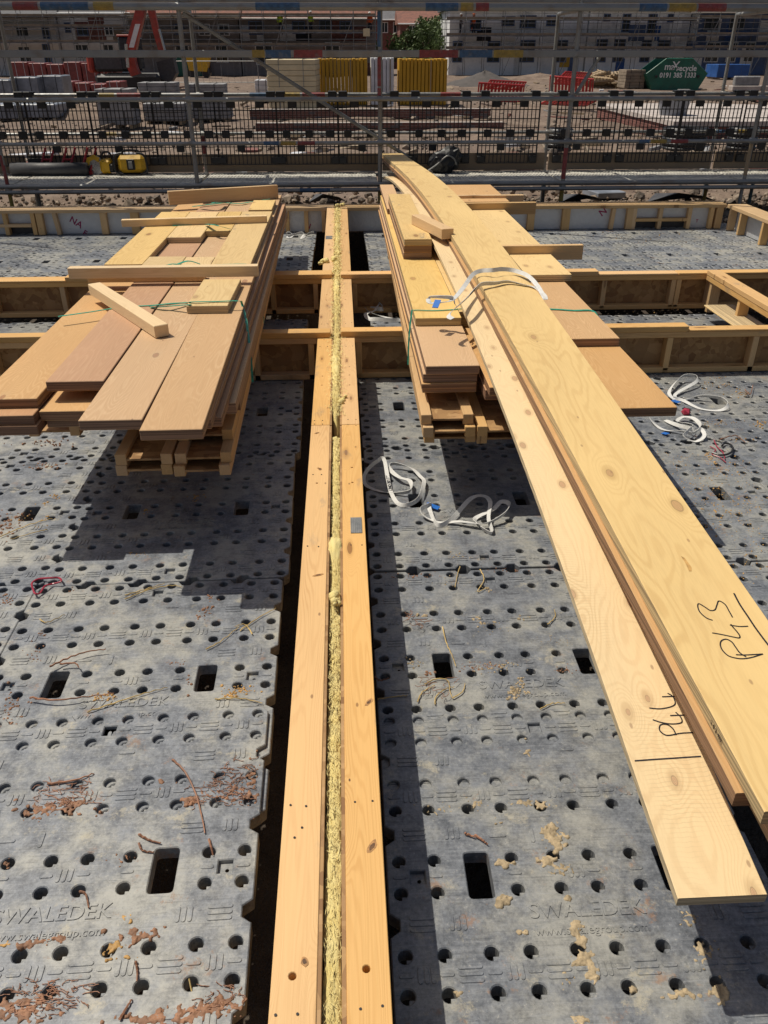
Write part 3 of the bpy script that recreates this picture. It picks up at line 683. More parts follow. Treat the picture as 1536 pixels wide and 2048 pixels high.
board('timber_board', 'brown laminated board farthest toward the camera, right edge of the left stack top', -.826, -.585, 2.86, 8.62, .706, .750, 'lvl_brown', .5, group=gb)
board('timber_board', 'second brown top board from the right on the left stack', -1.062, -.812, 2.967, 8.62, .7055, .7495, 'lvl_brown', group=gb)
board('timber_board', 'reddish brown top board with a raw edge, its near end set back', -1.323, -1.07, 3.40, 8.62, .706, .752, 'lvl_red', group=gb)
board('timber_board', 'brown board along the left edge of the left stack top', -1.605, -1.346, 3.325, 8.62, .662, .7045, 'lvl_brown', group=gb)
board('timber_board', 'dark brown board under the reddish one on the left stack, set back', -1.31, -1.075, 3.85, 8.0, .660, .7035, 'lvl_red', group=gb)
p = G(130, 822, .658); board('timber_board', 'brown board whose short lit end pokes out below the reddish top board', -1.335, -1.085, p.y, 7.9, .614, .658, 'lvl_brown', group=gb)
board('timber_board', 'brown board directly under the one with the short lit end', -1.325, -1.06, p.y+.03, 7.9, .569, .6125, 'lvl_brown', group=gb)
p = G(40, 833, .655); board('timber_board', 'third board down at the left edge of the left stack, near end in shade', -1.60, -1.345, p.y, 7.9, .616, .660, 'lvl_red', group=gb)
board('timber_board', 'fourth board down at the left edge of left stack, near end in shade', -1.59, -1.335, p.y-.01, 7.9, .571, .6145, 'lvl_red', group=gb)
board('timber_board', 'dark board just under the top one at the right side of left stack', -.80, -.560, 3.06, 8.4, .661, .7045, 'lvl_red', group=gb)
board('timber_board', 'third board down at the right side of the left stack', -.795, -.548, 3.18, 8.4, .617, .6595, 'lvl_red', .25, group=gb)
p = G(445, 829, .56); board('timber_board', 'board with a thin lit lip low on the right side of left stack', -.785, -.530, p.y, 8.5, .560, .6155, 'lvl_brown', .45, group=gb)
board('timber_board', 'lowest board resting on the joists at the right side of left stack', -.785, -.540, 3.62, 8.5, .506, .5585, 'lvl_brown', .6, group=gb)
gy = 'yellow boards on the left stack'
board('timber_board', 'long yellow board on the left edge of the left stack, beside the recess', -1.575, -1.325, 5.45, 7.42, .751, .795, 'lvl_yellow_old', group=gy)
board('timber_board', 'short yellow board ending at the left step of the recess on left stack', -1.322, -1.072, 6.31, 7.40, .753, .796, 'lvl_yellow_old', group=gy)
board('timber_board', 'short yellow board ending at the right step of the recess on left stack', -1.069, -.874, 6.55, 7.41, .752, .795, 'lvl_yellow_old', group=gy)
board('timber_board', 'stained yellow board on the right edge of the left stack, beside the recess', -.871, -.612, 5.32, 7.40, .7515, .7955, 'lvl_yellow_old', group=gy)
board('timber_board', 'yellow offcut closing the near side of the recess, left half', -1.322, -1.072, 5.30, 5.66, .753, .796, 'lvl_yellow_old', group=gy)
board('timber_board', 'yellow offcut closing the near side of the recess, right half', -1.069, -.874, 5.30, 5.64, .752, .795, 'lvl_yellow_old', group=gy)
board('timber_board', 'short yellow offcut lying on the brown boards with green strap over it', -.868, -.640, 4.43, 5.02, .751, .794, 'lvl_yellow', -1.0, group=gy)
board('timber_board', 'yellow offcut at the far right corner of the left stack', -.83, -.625, 7.50, 8.02, .751, .794, 'lvl_yellow', group=gy)
along = lambda nm, lab, x0, x1, y0, y1, z0, z1, mat, rz, grp=None, cat='batten': tag(along_x(nm, x0, x1, y0, y1, z0, z1, mat, None, .002, R(rz)), lab, cat, grp)
gt = 'battens laid across the left stack'
along('timber_batten', 'long pale batten lying across the left stack nearest the camera', -1.686, -.531, 5.058, 5.118, .797, .862, 'batten', .3, gt)
along('timber_batten', 'pale batten lying askew across the middle of the left stack', -1.757, -.612, 6.79, 6.84, .797, .850, 'batten', 6.5, gt)
along('timber_batten', 'board standing on edge at the far end of the left stack', -1.655, -.600, 8.20, 8.245, .7535, .875, 'stud', 19.5, gt)
along('timber_batten', 'brown batten in the shadow just under the nearest pale batten', -1.60, -.88, 5.135, 5.25, .7535, .795, 'stud', 0, gt)
a, b_ = G(188, 566, .815), G(322, 650, .815); d = b_-a
o = plank('timber_batten', (a+b_)/2, .075, d.length, .062, 'batten', (0, 0, math.atan2(-d.x, d.y)), None, .003); o.location.z = .784; tag(o, 'loose pale batten lying diagonally on the near boards of the left stack', 'batten', gt)

# ---- right stack
ijoist('I-joist lying flat at the bottom left of the right stack', .372, 3.55, .346, 5.8, -.6, gr_)
ijoist('I-joist lying flat in the middle layer on the left of right stack', .360, 3.50, .399, 5.8, -.6, gr_)
ijoist('sunlit I-joist lying flat on top of the left-hand joists of right stack', .352, 3.53, .452, 5.8, -.6, gr_)
ijoist('I-joist lying flat at the bottom of the right stack, second from its left', .628, 3.53, .346, 5.8, -.6, gr_)
ijoist('I-joist lying flat on another one in right stack, second from its left', .622, 3.50, .399, 5.8, -.6, gr_)
gb = 'boards of the right timber stack'
_b0 = board
def board(name, label, x0, x1, y0, y1, z0, z1, *a, up=.045, **k2):
    k = (H-z1-up)/(H-z1); ye = y1
    return _b0(name, label, x0*k, x1*k, y0*k, ye, z0+up, z1+up, *a, **k2)
for i, (z, dx, dy, lab) in enumerate(((.606, 0, 0, 'brown top board with square near end, left side of the right stack'), (.561, -.012, .012, 'second board down at the near left of the right stack'), (.5305, -.020, -.006, 'third thin board down at the near left of right stack'), (.505, -.014, .01, 'lowest thin board at the near left of the right stack'))):
    board('timber_board', lab, .397+dx, .667+dx*.6, 3.80+dy, 8.6, z, z+(.0445 if i < 2 else .029 if i == 2 else .0245), 'lvl_brown', group=gb)
board('timber_board', 'brown board with a lit sliver beside the long pale beam, right stack', .690, .940, 3.62, 8.4, .560, .603, 'lvl_brown', group=gb)
board('timber_board', 'brown board under the lit sliver beside the long pale beam', .685, .935, 3.70, 8.4, .506, .5585, 'lvl_red', group=gb)
board('timber_board', 'yellow board with green strap over it on the left of the right stack', .400, .662, 4.47, 8.6, .652, .696, 'lvl_yellow', group=gb)
board('timber_board', 'yellow board beside the strapped one, tucked under the pale beam', .666, .905, 4.60, 8.4, .606, .694, 'lvl_yellow', group=gb)
for i, lab in enumerate(('lowest of three yellow boards stepped up behind the strapped yellow board', 'middle of three yellow boards stepped up behind the strapped yellow board', 'uppermost of three yellow boards stepped up, loose block lying on it')):
    board('timber_board', lab, .435+.003*i, .640, 5.95+.006*i, 7.75, .697+.046*i, .742+.046*i, 'lvl_yellow_old' if i == 2 else 'lvl_brown', group=gb)
p = G(850, 476, .90); o = board('timber_block', 'short loose timber block with dark end lying on the right stack', -.045, .045, -.30, .30, -.034, .034, 'stud', cat='timber block'); o.location = (.640, 5.70+.30, .915); o.rotation_euler = (0, 0, R(16))
board('timber_board', 'big brown board jutting out to the right of the pale beams', 1.20, 1.505, 3.33, 5.2, .560, .604, 'lvl_brown', group=gb)
board('timber_board', 'brown board set back on the jutting one, green strap across it', 1.235, 1.500, 4.20, 5.95, .605, .649, 'lvl_brown', group=gb)
board('timber_board', 'yellow board on the right edge of the right stack behind the strap', 1.235, 1.545, 5.44, 7.95, .652, .696, 'lvl_yellow', group=gb)
board('timber_board', 'brown board in the shade under the yellow one at right edge', 1.22, 1.52, 5.50, 7.9, .606, .651, 'lvl_brown', group=gb)
board('timber_board', 'brown board at the far left corner of the right stack', .415, .560, 7.80, 9.0, .700, .744, 'lvl_brown', group=gb)
board('timber_board', 'reddish board showing beyond the pale beams at stack far end', 1.05, 1.62, 8.15, 8.95, .700, .744, 'lvl_brown', group=gb)
gt = 'bearers across the right stack'
p = G(1165, 488, .80); along('bearer', 'timber bearer on edge poking out right under the long beams', .95, p.x, p.y-.04, p.y+.005, .697, .800, 'stud', .6, gt, 'bearer')
p = G(1072, 404, .80); along('bearer', 'timber bearer on edge under the beams, second from the far wall', .50, p.x, p.y-.045, p.y, .697, .800, 'stud', 2.2, gt, 'bearer')
p = G(1050, 392, .80); along('bearer', 'timber bearer on edge under the beams, closest to the far wall', .50, p.x-.02, p.y-.05, p.y, .745, .815, 'stud', .5, gt, 'bearer')

board = _b0
# ---- long bent beams
C43 = [(1.0, .608), (2, .682), (3, .758), (4, .827), (5, .881), (6, .916), (7, .928), (8, .918), (9, .890), (10, .848), (11, .800), (12, .758), (13, .715)]
C44 = [(1.0, .355), (2, .520), (3, .649), (4, .746), (5, .811), (6, .848), (7, .856), (8, .837), (9, .791), (10, .717), (11, .615), (12, .484)]
def interp(T, y):
    if y <= T[0][0]: return T[0][1]+(T[1][1]-T[0][1])*(y-T[0][0])
    for i in range(len(T)-1):
        if y <= T[i+1][0]:
            g = lambda k: T[max(0, min(len(T)-1, k))][1]; t = y-T[i][0]; a, b, c, d = g(i-1), g(i), g(i+1), g(i+2)
            if i == 0: a = 2*b-c
            return .5*((2*b)+(c-a)*t+(2*a-5*b+4*c-d)*t*t+(3*b-a-3*c+d)*t**3)
    return T[-1][1]
z43 = lambda y: interp(C43, y)
z44 = lambda y: interp(C44, y)
x43 = lambda y: .89-.025*y
x44 = lambda y: .731-.017*y
def bent(name, label, xf, W, zf, t, y0, y1, mat, cat='long board', group='long boards bent over the right stack', n=64):
    b = MB(); c = .002
    prof = [(0, -c), (c, 0), (W-c, 0), (W, -c), (W, -t+c), (W-c, -t), (c, -t), (0, -t+c)]
    zm = zf((y0+y1)/2)
    for j in range(n+1):
        y = y0+(y1-y0)*j/n
        for px, pz in prof: b.v.append((xf(y)+px, y, zf(y)+pz))
    for j in range(n):
        for i in range(8): b.f.append((j*8+i, j*8+(i+1) % 8, (j+1)*8+(i+1) % 8, (j+1)*8+i))
    b.f += [tuple(range(8)), tuple(n*8+i for i in range(8))[::-1]]; b.mi = [0]*len(b.f)
    return tag(put(name, b.mesh(name, mat)), label, cat, group)
zb = lambda y: max(z43(y)-.041, z44(y)+.0445)
beam43 = bent('long_board', 'wide yellow laminated board marked P43, uppermost of the bent beams', x43, .292, z43, .040, 1.11, 12.5, 'lvl_yellow')
bent('long_board', 'narrow brown board sandwiched between the P43 and P44 boards', lambda y: x43(y)-.017, .245, lambda y: z43(y)-.0415, .043, 1.19, 12.4, 'lvl_brown')
beam44 = bent('long_board', 'pale knotty board marked P44, lowest of the bent beams', x44, .205, z44, .027, 1.085, 11.3, 'lvl_pale')
bent('long_board', 'brown board in the shade under the right part of P43', lambda y: x43(y)+.048, .235, lambda y: z43(y)-.0855, .043, .92, 12.3, 'lvl_brown')
def on(zf, px, py):
    z = .7
    for _ in range(25): p = G(px, py, z); z = .5*z+.5*zf(p.y)
    return p
def stroke(b, zf, pts, wd, n=5):
    P = [on(zf, 1200+x/3.723, 1150+y/3.723) for x, y in pts]; P = spline(P, n)
    for i in range(len(P)-1):
        d = (P[i+1]-P[i]); d.z = 0
        if d.length < 1e-6: continue
        s = Vector((-d.y, d.x, 0)).normalized()*wd/2; e = d.normalized()*wd*.3; f = []
        for q in (P[i]-s-e, P[i]+s-e, P[i+1]+s+e, P[i+1]-s+e): f.append((q.x, q.y, zf(q.y)+.0012))
        b.add(f+[(x, y, z-.001) for x, y, z in f], [(3, 2, 1, 0), (0, 1, 5, 4), (2, 3, 7, 6)])
b = MB()
for pts, wd in (([(985, 315), (960, 270), (930, 220), (885, 195), (870, 225), (855, 260), (820, 265), (780, 240), (735, 215), (728, 240), (745, 280), (790, 320), (835, 338)], .0035),
    ([(838, 433), (880, 440), (940, 452), (1000, 465), (1035, 470), (1040, 455), (1020, 425), (990, 390), (975, 370)], .0035), ([(970, 375), (1040, 385), (1100, 383)], .0035),
    ([(1085, 610), (1040, 580), (1010, 540), (980, 500), (940, 480), (905, 490), (895, 520), (910, 560), (950, 600), (1000, 618), (1060, 625), (1130, 615), (1210, 590)], .0035), ([(1015, 595), (1080, 597), (1210, 590)], .0035),
    ([(998, 140), (1040, 220), (1100, 310), (1160, 400), (1250, 520), (1300, 575)], .005)):
    b = MB(); stroke(b, z43, pts, wd); build(b, 'pen_stroke', 'ink', beam43)
b = MB()
for pts, wd in (([(370, 992), (440, 998), (500, 990), (545, 975), (560, 955), (550, 920), (535, 900), (505, 883)], .0035), ([(465, 908), (550, 905)], .0035),
    ([(395, 1080), (450, 1098), (520, 1110), (580, 1108), (610, 1095), (600, 1060), (565, 1025)], .0035), ([(525, 1048), (625, 1045)], .0035),
    ([(565, 1190), (545, 1150), (510, 1120), (470, 1112), (445, 1125), (445, 1160), (480, 1190), (520, 1195), (600, 1180), (690, 1175)], .0035), ([(262, 1385), (400, 1375), (600, 1362), (748, 1352)], .0038)):
    b = MB(); stroke(b, z44, pts, wd); build(b, 'pen_stroke', 'ink', beam44)
# resin pocket on P43
b = MB()
P = [on(z43, 1180+x/3.938, 720+y/3.938) for x, y in ((715, 1545), (745, 1560), (775, 1600), (800, 1635), (800, 1665), (780, 1665), (765, 1630), (745, 1590))]
b.add([(q.x, q.y, z43(q.y)+.0008) for q in P], [tuple(range(8))]); build(b, 'resin_pocket', 'mud_orange', beam43)
# printed grade stamp on the side of P43
tm = text_mesh('00022 0 2 433', .017, 'ink', .0003); yy = 1.36
put('grade_stamp', tm, (x43(yy)-.0006, yy, z43(yy)-.021), (R(90)+0, 0, R(-90-1.4)), beam43)

# ---- green plastic straps
def strap(label, pts, wd=.013, mat='green_strap', tails=()):
    t = thing('plastic_strap', label, 'strap', pts[0], 'green straps round the stacks')
    def band(b, P, w):
        P = spline([Vector(p) for p in P], 4); q = random.Random(len(P))
        for i in range(len(P)-1):
            d = (P[i+1]-P[i]).normalized(); s = d.cross(Vector((0, 0, 1)))
            s = (s.normalized() if s.length > .2 else Vector((0, 1, 0)))*w/2; nrm = s.cross(d).normalized()*.0011
            b.add([P[i]-s-nrm, P[i]+s-nrm, P[i+1]+s-nrm, P[i+1]-s-nrm, P[i]-s+nrm, P[i]+s+nrm, P[i+1]+s+nrm, P[i+1]-s+nrm], [(0, 1, 2, 3), (7, 6, 5, 4), (0, 4, 5, 1), (2, 6, 7, 3), (1, 5, 6, 2), (3, 7, 4, 0)])
    b = MB(); band(b, pts, wd); build(b, 'band', mat, t)
    if tails:
        b = MB()
        for tp in tails: band(b, tp, wd*1.3)
        build(b, 'loose_tail', mat, t)
    return t
zs = .755
L_ = lambda pl, z: [G(x, y, z) for x, y in pl]
k = G(300, 612, zs)
strap('green strap across the near brown boards of the left stack, knotted under the loose batten', L_([(116, 633), (180, 624), (245, 614), (300, 611), (340, 607), (375, 605)], zs)+[G(380, 604, .800), G(430, 603, .799), G(476, 602, .799), G(484, 608, .76)]+[Vector((-.548, 4.42, .68)), Vector((-.522, 4.25, .56)), Vector((-.515, 4.18, .44))],
    tails=[[G(300, 613, zs+.004), G(330, 608, zs+.03), G(370, 606, zs+.012)], [G(302, 615, zs+.003), G(340, 612, zs+.02), G(382, 609, .80)]])
zs = .800
strap('green strap over the yellow boards just behind the nearest pale batten', L_([(290, 537), (330, 533), (400, 531), (450, 529), (500, 530)], zs)+[Vector((-.600, 5.3, .75)), Vector((-.545, 5.28, .6)), Vector((-.54, 5.28, .44))], .02, tails=[[G(312, 535, zs+.01), G(345, 528, zs+.05), G(380, 532, zs+.01)], [G(345, 533, zs+.01), G(375, 522, zs+.03), G(400, 528, zs+.004)]])
strap('green strap along the skewed batten in the middle of left stack', L_([(345, 451), (400, 448), (450, 446), (500, 444), (525, 442)], zs)+[Vector((-.60, 6.9, .70)), Vector((-.56, 6.88, .5))], .02, tails=[[G(412, 448, zs+.01), G(430, 450, zs+.05), G(460, 458, zs+.006)]])
strap('green strap with a frayed knot at the far end of left stack', L_([(385, 413), (420, 409), (450, 406), (480, 407), (500, 404)], .765)+L_([(540, 398)], .80), .03, tails=[[G(400, 412, .78), G(430, 405, .82), G(450, 406, .78)]])
strap('green strap round the yellow board on the left of right stack', [Vector((.352, 4.36, .46)), Vector((.358, 4.40, .60)), Vector((.375, 4.45, .73)), Vector((.390, 4.46, .745))]+L_([(870, 621), (925, 617)], .745)+[Vector((.70, 4.55, .745))], .009)
strap('green strap on the brown boards right of the pale beams', L_([(1095, 618), (1120, 619), (1150, 621), (1183, 621)], .698)+[Vector((1.456, 4.5, .67)), Vector((1.456, 4.5, .62))], .02)

# ================================================================== WHITE LIFTING SLINGS
def sling(label, pts, wd=.030, seed=1, amp=1.0, closed=False, tag_px=None, print_=None, zf=None):
    wd *= .80
    """pts: (px, py, height above the surface it lies on)"""
    q = random.Random(seed); zf = zf or (lambda px, py, h: G(px, py, h))
    P = spline([zf(*p) for p in pts], 9, closed); t = thing('lifting_sling', label, 'lifting sling', P[0], 'white single use slings')
    b = MB(); N = len(P); ph = q.uniform(0, 6); rows = []
    for i in range(N):
        d = (P[(i+1) % N if closed else min(N-1, i+1)]-P[(i-1) % N if closed else max(0, i-1)]); d = d.normalized() if d.length > 1e-6 else Vector((1, 0, 0))
        side = d.cross(Vector((0, 0, 1))); side = side.normalized() if side.length > .1 else Vector((1, 0, 0)); up = side.cross(d)
        a = R(38)+R(38)*math.sin(i*.13*amp+ph)
        s = (side*math.cos(a)+up*math.sin(a))*wd/2; n = s.cross(d).normalized()*.0012
        c = P[i]+Vector((0, 0, abs(s.z)+.002)); rows.append((c, s, n, d)); b.v += [tuple(c-s-n), tuple(c+s-n), tuple(c+s+n), tuple(c-s+n)]
    for i in range(N if closed else N-1):
        j = (i+1) % N
        for k2 in range(4): b.f.append((i*4+k2, i*4+(k2+1) % 4, j*4+(k2+1) % 4, j*4+k2))
    b.mi = [0]*len(b.f); put('webbing', b.mesh('webbing', 'web'), (0, 0, 0), (0, 0, 0), t)
    if tag_px:
        bb = MB(); c = zf(*tag_px[0]); e = zf(*tag_px[1]); d = (e-c); s = d.cross(Vector((0, 0, 1))).normalized()*.016; n = Vector((0, 0, .003))
        bb.add([c-s, c+s, e+s*1.2+n*3, e-s*.9+n*3, c-s+n, c+s+n, e+s*1.2+n*4, e-s*.9+n*4], [(0, 1, 2, 3), (4, 5, 6, 7), (0, 1, 5, 4), (1, 2, 6, 5), (2, 3, 7, 6), (3, 0, 4, 7)]); build(bb, 'blue_tag', 'blue_tag', t)
    for body, frac, flip in (print_ or ()):
        c, s, n, d = rows[int(frac*(N-1))]; x = d*flip; y = s.normalized()*flip; z = x.cross(y)
        if z.z < 0 and False: y = -y; z = -z
        side_ = 1 if z.dot(Vector((0, 0, H))-c+Vector((0, -1, 0))*0) >= 0 or True else -1
        view = (Vector((0, 0, H))-c)
        if z.dot(view) < 0: y = -y; z = x.cross(y)
        m = Matrix((x, y, z)).transposed().to_4x4(); o = put('print', text_mesh(body, .024, 'ink', .0003, 0, .0006), c+z*.0024, m.to_euler(), t)
    return t
sling('white sling loop half in the wall shadow beside the party wall', [(755, 926, .03), (738, 940, .02), (728, 957, .01), (733, 972, .0), (760, 984, .0), (790, 990, .0), (818, 987, .015), (823, 975, .02), (818, 962, .03), (800, 956, .03), (785, 947, .02), (778, 936, .015), (790, 931, .02), (822, 938, .02), (840, 953, .02), (848, 966, .03), (838, 1000, .02), (815, 1014, .005), (796, 1010, .0), (783, 988, .01), (776, 960, .02), (768, 922, .04)], .027, 1, closed=True, print_=(('SINGLE USE ONLY', .91, -1),))
sling('white sling with blue tag curled on the deck at the shadow edge', [(863, 1013, .02), (843, 1022, .02), (850, 1036, .01), (880, 1046, .0), (920, 1044, .02), (960, 1050, .02), (985, 1046, .02), (1010, 1030, .03), (1018, 1012, .03), (1002, 1006, .03), (985, 1020, .03), (955, 1035, .01), (950, 1045, .0), (965, 1062, .0), (984, 1070, .0), (977, 1040, .02), (980, 1005, .04), (965, 992, .05), (940, 1000, .03), (905, 1040, .01), (880, 1055, .0), (868, 1045, .0), (858, 1018, .02)], .028, 4, .8, tag_px=((853, 1008, .02), (878, 1020, .004)))
sling('white sling looped beside the jutting brown board, right front bay', [(1349, 800, .01), (1338, 785, .02), (1362, 757, .03), (1388, 755, .04), (1393, 765, .03), (1350, 790, .01), (1368, 800, .0), (1400, 795, .02), (1440, 800, .02), (1456, 812, .02), (1440, 822, .0), (1400, 818, .0), (1365, 803, .0), (1345, 800, .0)], .028, 6, tag_px=((1345, 801, .01), (1358, 808, .004)), print_=(('USE ON', .26, 1),))
sling('knotted white sling in front of the jutting brown board', [(1300, 840, .01), (1312, 852, .0), (1330, 861, .0), (1360, 865, .01), (1385, 870, .02), (1400, 855, .02), (1385, 838, .03), (1365, 835, .02), (1355, 845, .02), (1385, 855, .03), (1375, 866, .03), (1368, 876, .01), (1390, 884, .0), (1408, 874, .02), (1402, 862, .02), (1385, 862, .03), (1350, 852, .01), (1330, 842, .0)], .028, 9, print_=(('SINGLE', .5, 1),), tag_px=((1325, 866, .004), (1336, 871, .002)))
sling('white sling with blue end lying in the small right middle bay', [(730, 622, .01), (740, 630, .0), (760, 633, .0), (785, 638, .0), (800, 641, .0), (785, 645, .0), (755, 643, .0), (738, 640, .0), (732, 628, .02), (750, 622, .03), (758, 611, .06), (765, 622, .03), (740, 620, .02)], .045, 3, tag_px=((730, 617, .02), (737, 621, .01)))
sling('thin white sling coiled on the left far bay deck by the party wall', [(572, 470, .01), (578, 466, .02), (586, 471, .0), (580, 476, .0), (574, 474, .0), (592, 470, .01), (604, 467, .02), (610, 473, .0), (602, 478, .0), (608, 470, .01), (618, 468, .0), (628, 466, .01)], .03, 8)
def zo(px, py, h):
    p = on(z43, px, py); return G(px, py, z43(p.y)+h) if h >= 0 else p
sling('white sling marked 500KGS thrown over the bent beams', [(858, 606, -.10+.0), (880, 600, .0), (910, 602, .0), (908, 612, .0)][:0]+[(905, 640, .0), (898, 632, .0), (930, 604, .012), (950, 583, .012), (964, 573, .014), (990, 571, .006), (1015, 567, .004), (1045, 571, .002), (1070, 576, .004), (1088, 590, .006), (1090, 599, -.01), (1076, 576, .010), (1056, 556, .016), (1030, 546, .012), (1005, 543, .018), (985, 545, .022), (962, 546, .014), (945, 553, .016), (926, 578, .012), (905, 600, .02), (880, 606, .0), (860, 607, .0), (858, 598, .01), (880, 598, .02), (906, 601, .02), (908, 610, .01)], .030, 2, .5, zf=zo, tag_px=((870, 616, .0), (875, 604, .01)), print_=(('500KGS', .28, 1), ('SINGLE USE', .11, 1)))

# ================================================================== SCAFFOLD beyond the far wall
sf = thing('scaffold', 'tube scaffold with painted bands and mesh walkway running along the far wall', 'scaffold', (0, 12, 0))
YF_, YB_, RT = 11.40, 12.70, .0242
XS = [-6.81, -4.355, -1.90, .508, 2.967, 5.452, 7.91]
XB = [-6.93, -4.47, -1.968, .57, 3.008, 5.493, 7.95]
def part_tube(nm, a, b, r=RT, mat='galv', n=10):
    m = MB(); m.tube(a, b, r, n); return build(m, nm, mat, sf, sm=False)
for i, x in enumerate(XS): part_tube('standard', (x, YF_, -.05), (x+.02*(i % 2), YF_, 7.2), .0285 if i in (2, 3, 4) else RT)
for i, x in enumerate(XB): part_tube('standard', (x, YB_, -.05), (x-.01, YB_, 7.2))
def band(a, b, mat, r=RT):
    m = MB(); m.tube(a, b, r+.0016, 10, caps=False); build(m, 'paint_band', mat, sf)
# paint bands on the uprights
for x, z0, z1, mat, y in ((.508, 1.62, 1.95, 'tube_red', YF_), (.508, 1.50, 1.60, 'tube_red', YF_), (.508, 2.05, 2.42, 'tube_blue', YF_), (2.967, .52, .90, 'tube_red', YF_), (2.967, .24, .50, 'tube_yellow', YF_), (.508, .24, .45, 'tube_yellow', YF_), (-4.355, .45, .85, 'tube_red', YF_), (-4.355, .2, .43, 'tube_yellow', YF_), (-1.968, .72, .95, 'tube_red', YB_), (5.452, .55, .95, 'pallet_wood', YF_)):
    band((x, y, z0), (x, y, z1), mat, .0288 if x in (.508, 2.967) else RT)
# guard rails: front rails thick and flat, rear rails tube
def rail(y, z, h, segs, x0=-6.9, x1=8.0, flat=True, mat='galv'):
    cuts = [x0]+[x for x in (XS if y < 12 else XB) if x0 < x < x1]+[x1]
    for a, c in zip(cuts[:-1], cuts[1:]):
        m = MB()
        if flat: m.cbox(a+.012, c-.012, y-.05, y-.026, z-h/2, z+h/2, .006)
        else: m.tube((a, y-.045, z), (c, y-.045, z), h/2, 10)
        build(m, 'guard_rail', mat, sf)
    for a, c, mt in segs:
        m = MB()
        if flat: m.box(a, c, y-.0515, y-.0245, z-h/2-.0015, z+h/2+.0015)
        else: m.tube((a, y-.045, z), (c, y-.045, z), h/2+.0016, 10, caps=False)
        build(m, 'paint_band', mt, sf)
def px_x(px, py, y): return GY(px, py, y).x
def bands(y, py, lst): return [(px_x(a, py, y), px_x(b, py, y), m) for a, b, m in lst]
rail(YF_, 2.465, .085, bands(YF_, 14, [(30, 80, 'tube_red'), (85, 180, 'tube_blue'), (190, 230, 'tube_yellow'), (512, 600, 'tube_blue'), (850, 915, 'tube_blue'), (920, 945, 'tube_yellow'), (950, 976, 'tube_red'), (1275, 1330, 'tube_blue'), (1334, 1388, 'tube_yellow'), (1392, 1448, 'tube_red')]), flat=False)
rail(YF_, 1.975, .080, bands(YF_, 108, [(505, 530, 'tube_yellow'), (532, 582, 'tube_blue'), (588, 645, 'tube_red'), (838, 915, 'tube_red'), (918, 983, 'tube_blue'), (986, 1045, 'tube_yellow')]))
rail(YF_, 1.478, .050, (), flat=False)
rail(YF_, .975, .046, bands(YF_, 285, [(528, 558, 'tube_blue'), (562, 592, 'tube_yellow'), (596, 630, 'tube_red'), (1275, 1295, 'tube_blue'), (1298, 1330, 'tube_yellow'), (1338, 1372, 'tube_red')]), flat=False)
rail(YB_, 1.475, .050, bands(YB_, 189, [(200, 230, 'tube_yellow'), (236, 285, 'tube_red'), (500, 535, 'tube_blue'), (560, 600, 'tube_yellow'), (605, 650, 'tube_red'), (880, 920, 'tube_red')]), flat=False)
rail(YB_, .985, .042, bands(YB_, 265, [(205, 235, 'tube_yellow'), (1428, 1445, 'tube_blue'), (1470, 1500, 'tube_yellow')]), flat=False)
for z in (.405, .475): rail(YF_+.0, z, .052, bands(YF_, 378, [(600, 660, 'tube_blue')] if z < .45 else []), flat=False)
rail(YB_, .43, .05, (), flat=False)
for z in (3.0, 3.5): rail(YF_, z, .048, (), flat=False); rail(YB_, z, .048, (), flat=False)
# braces and transoms
part_tube('brace', (-1.86, 11.45, 2.40), (1.05, 12.65, .62)); part_tube('brace', (3.30, 11.45, 1.97), (3.03, 11.45, 1.52))
for xa, xb in zip(XS, XB):
    for z in (.43, 2.44): part_tube('transom', (xa, YF_, z), (xb, YB_, z))
for i, (px, py0, mat) in enumerate(((78, 400, 'galv'), (1085, 405, 'galv'), (1409, 395, 'tube_yellow'), (1500, 395, 'tube_teal'), (420, 400, 'tube_yellow'))):
    p = GY(px, py0, 11.9); part_tube('ground_post', (p.x, 11.9, -.06), (p.x, 11.9, .44), RT, mat)
# couplers where rails meet uprights
m = MB()
for x in XS:
    for z in (.975, 1.478, 1.975, 2.465, .44): m.cbox(x-.035, x+.035, YF_-.055, YF_+.035, z-.035, z+.035, .012)
for x in XB:
    for z in (.985, 1.475): m.cbox(x-.033, x+.033, YB_-.05, YB_+.033, z-.033, z+.033, .012)
build(m, 'couplers', 'galv', sf, kind='stuff')
# walkway: steel planks with raised anti slip ribs
def steel_plank(x0, x1, y0, y1, z):
    m = MB(); m.cbox(x0, x1, y0, y1, z-.05, z, .004); n = int((x1-x0)/.045)
    for i in range(n):
        xx = x0+(i+.5)*(x1-x0)/n
        m.box(xx-.012, xx+.006, y0+.03, y1-.03, z, z+.004)
    return build(m, 'walkway_plank', 'galv_light', sf)
for a, c in zip(XS[:-1], XS[1:]):
    for k in range(3): steel_plank(a+.02, c-.02, YF_+.06+k*.40, YF_+.06+k*.40+.385, .475+.003*(k % 2))
for a, c in zip(XS[:-1], XS[1:]):
    for k in range(3): m = MB(); m.cbox(a+.02, c-.02, YF_-.02+k*.36, YF_-.02+k*.36+.345, 2.515, 2.565, .004); build(m, 'upper_plank', 'galv', sf)
# toe boards
for i, (a, c) in enumerate(zip(XB[:-1], XB[1:])):
    along_x('toe_board', a+.03, c-.03, YB_-.085, YB_-.05, .485, .72, 'toe_board', sf)
    along_x('toe_board', a+.03, c-.03, YF_-.06, YF_-.03, 2.60, 2.80, 'toe_board', sf)

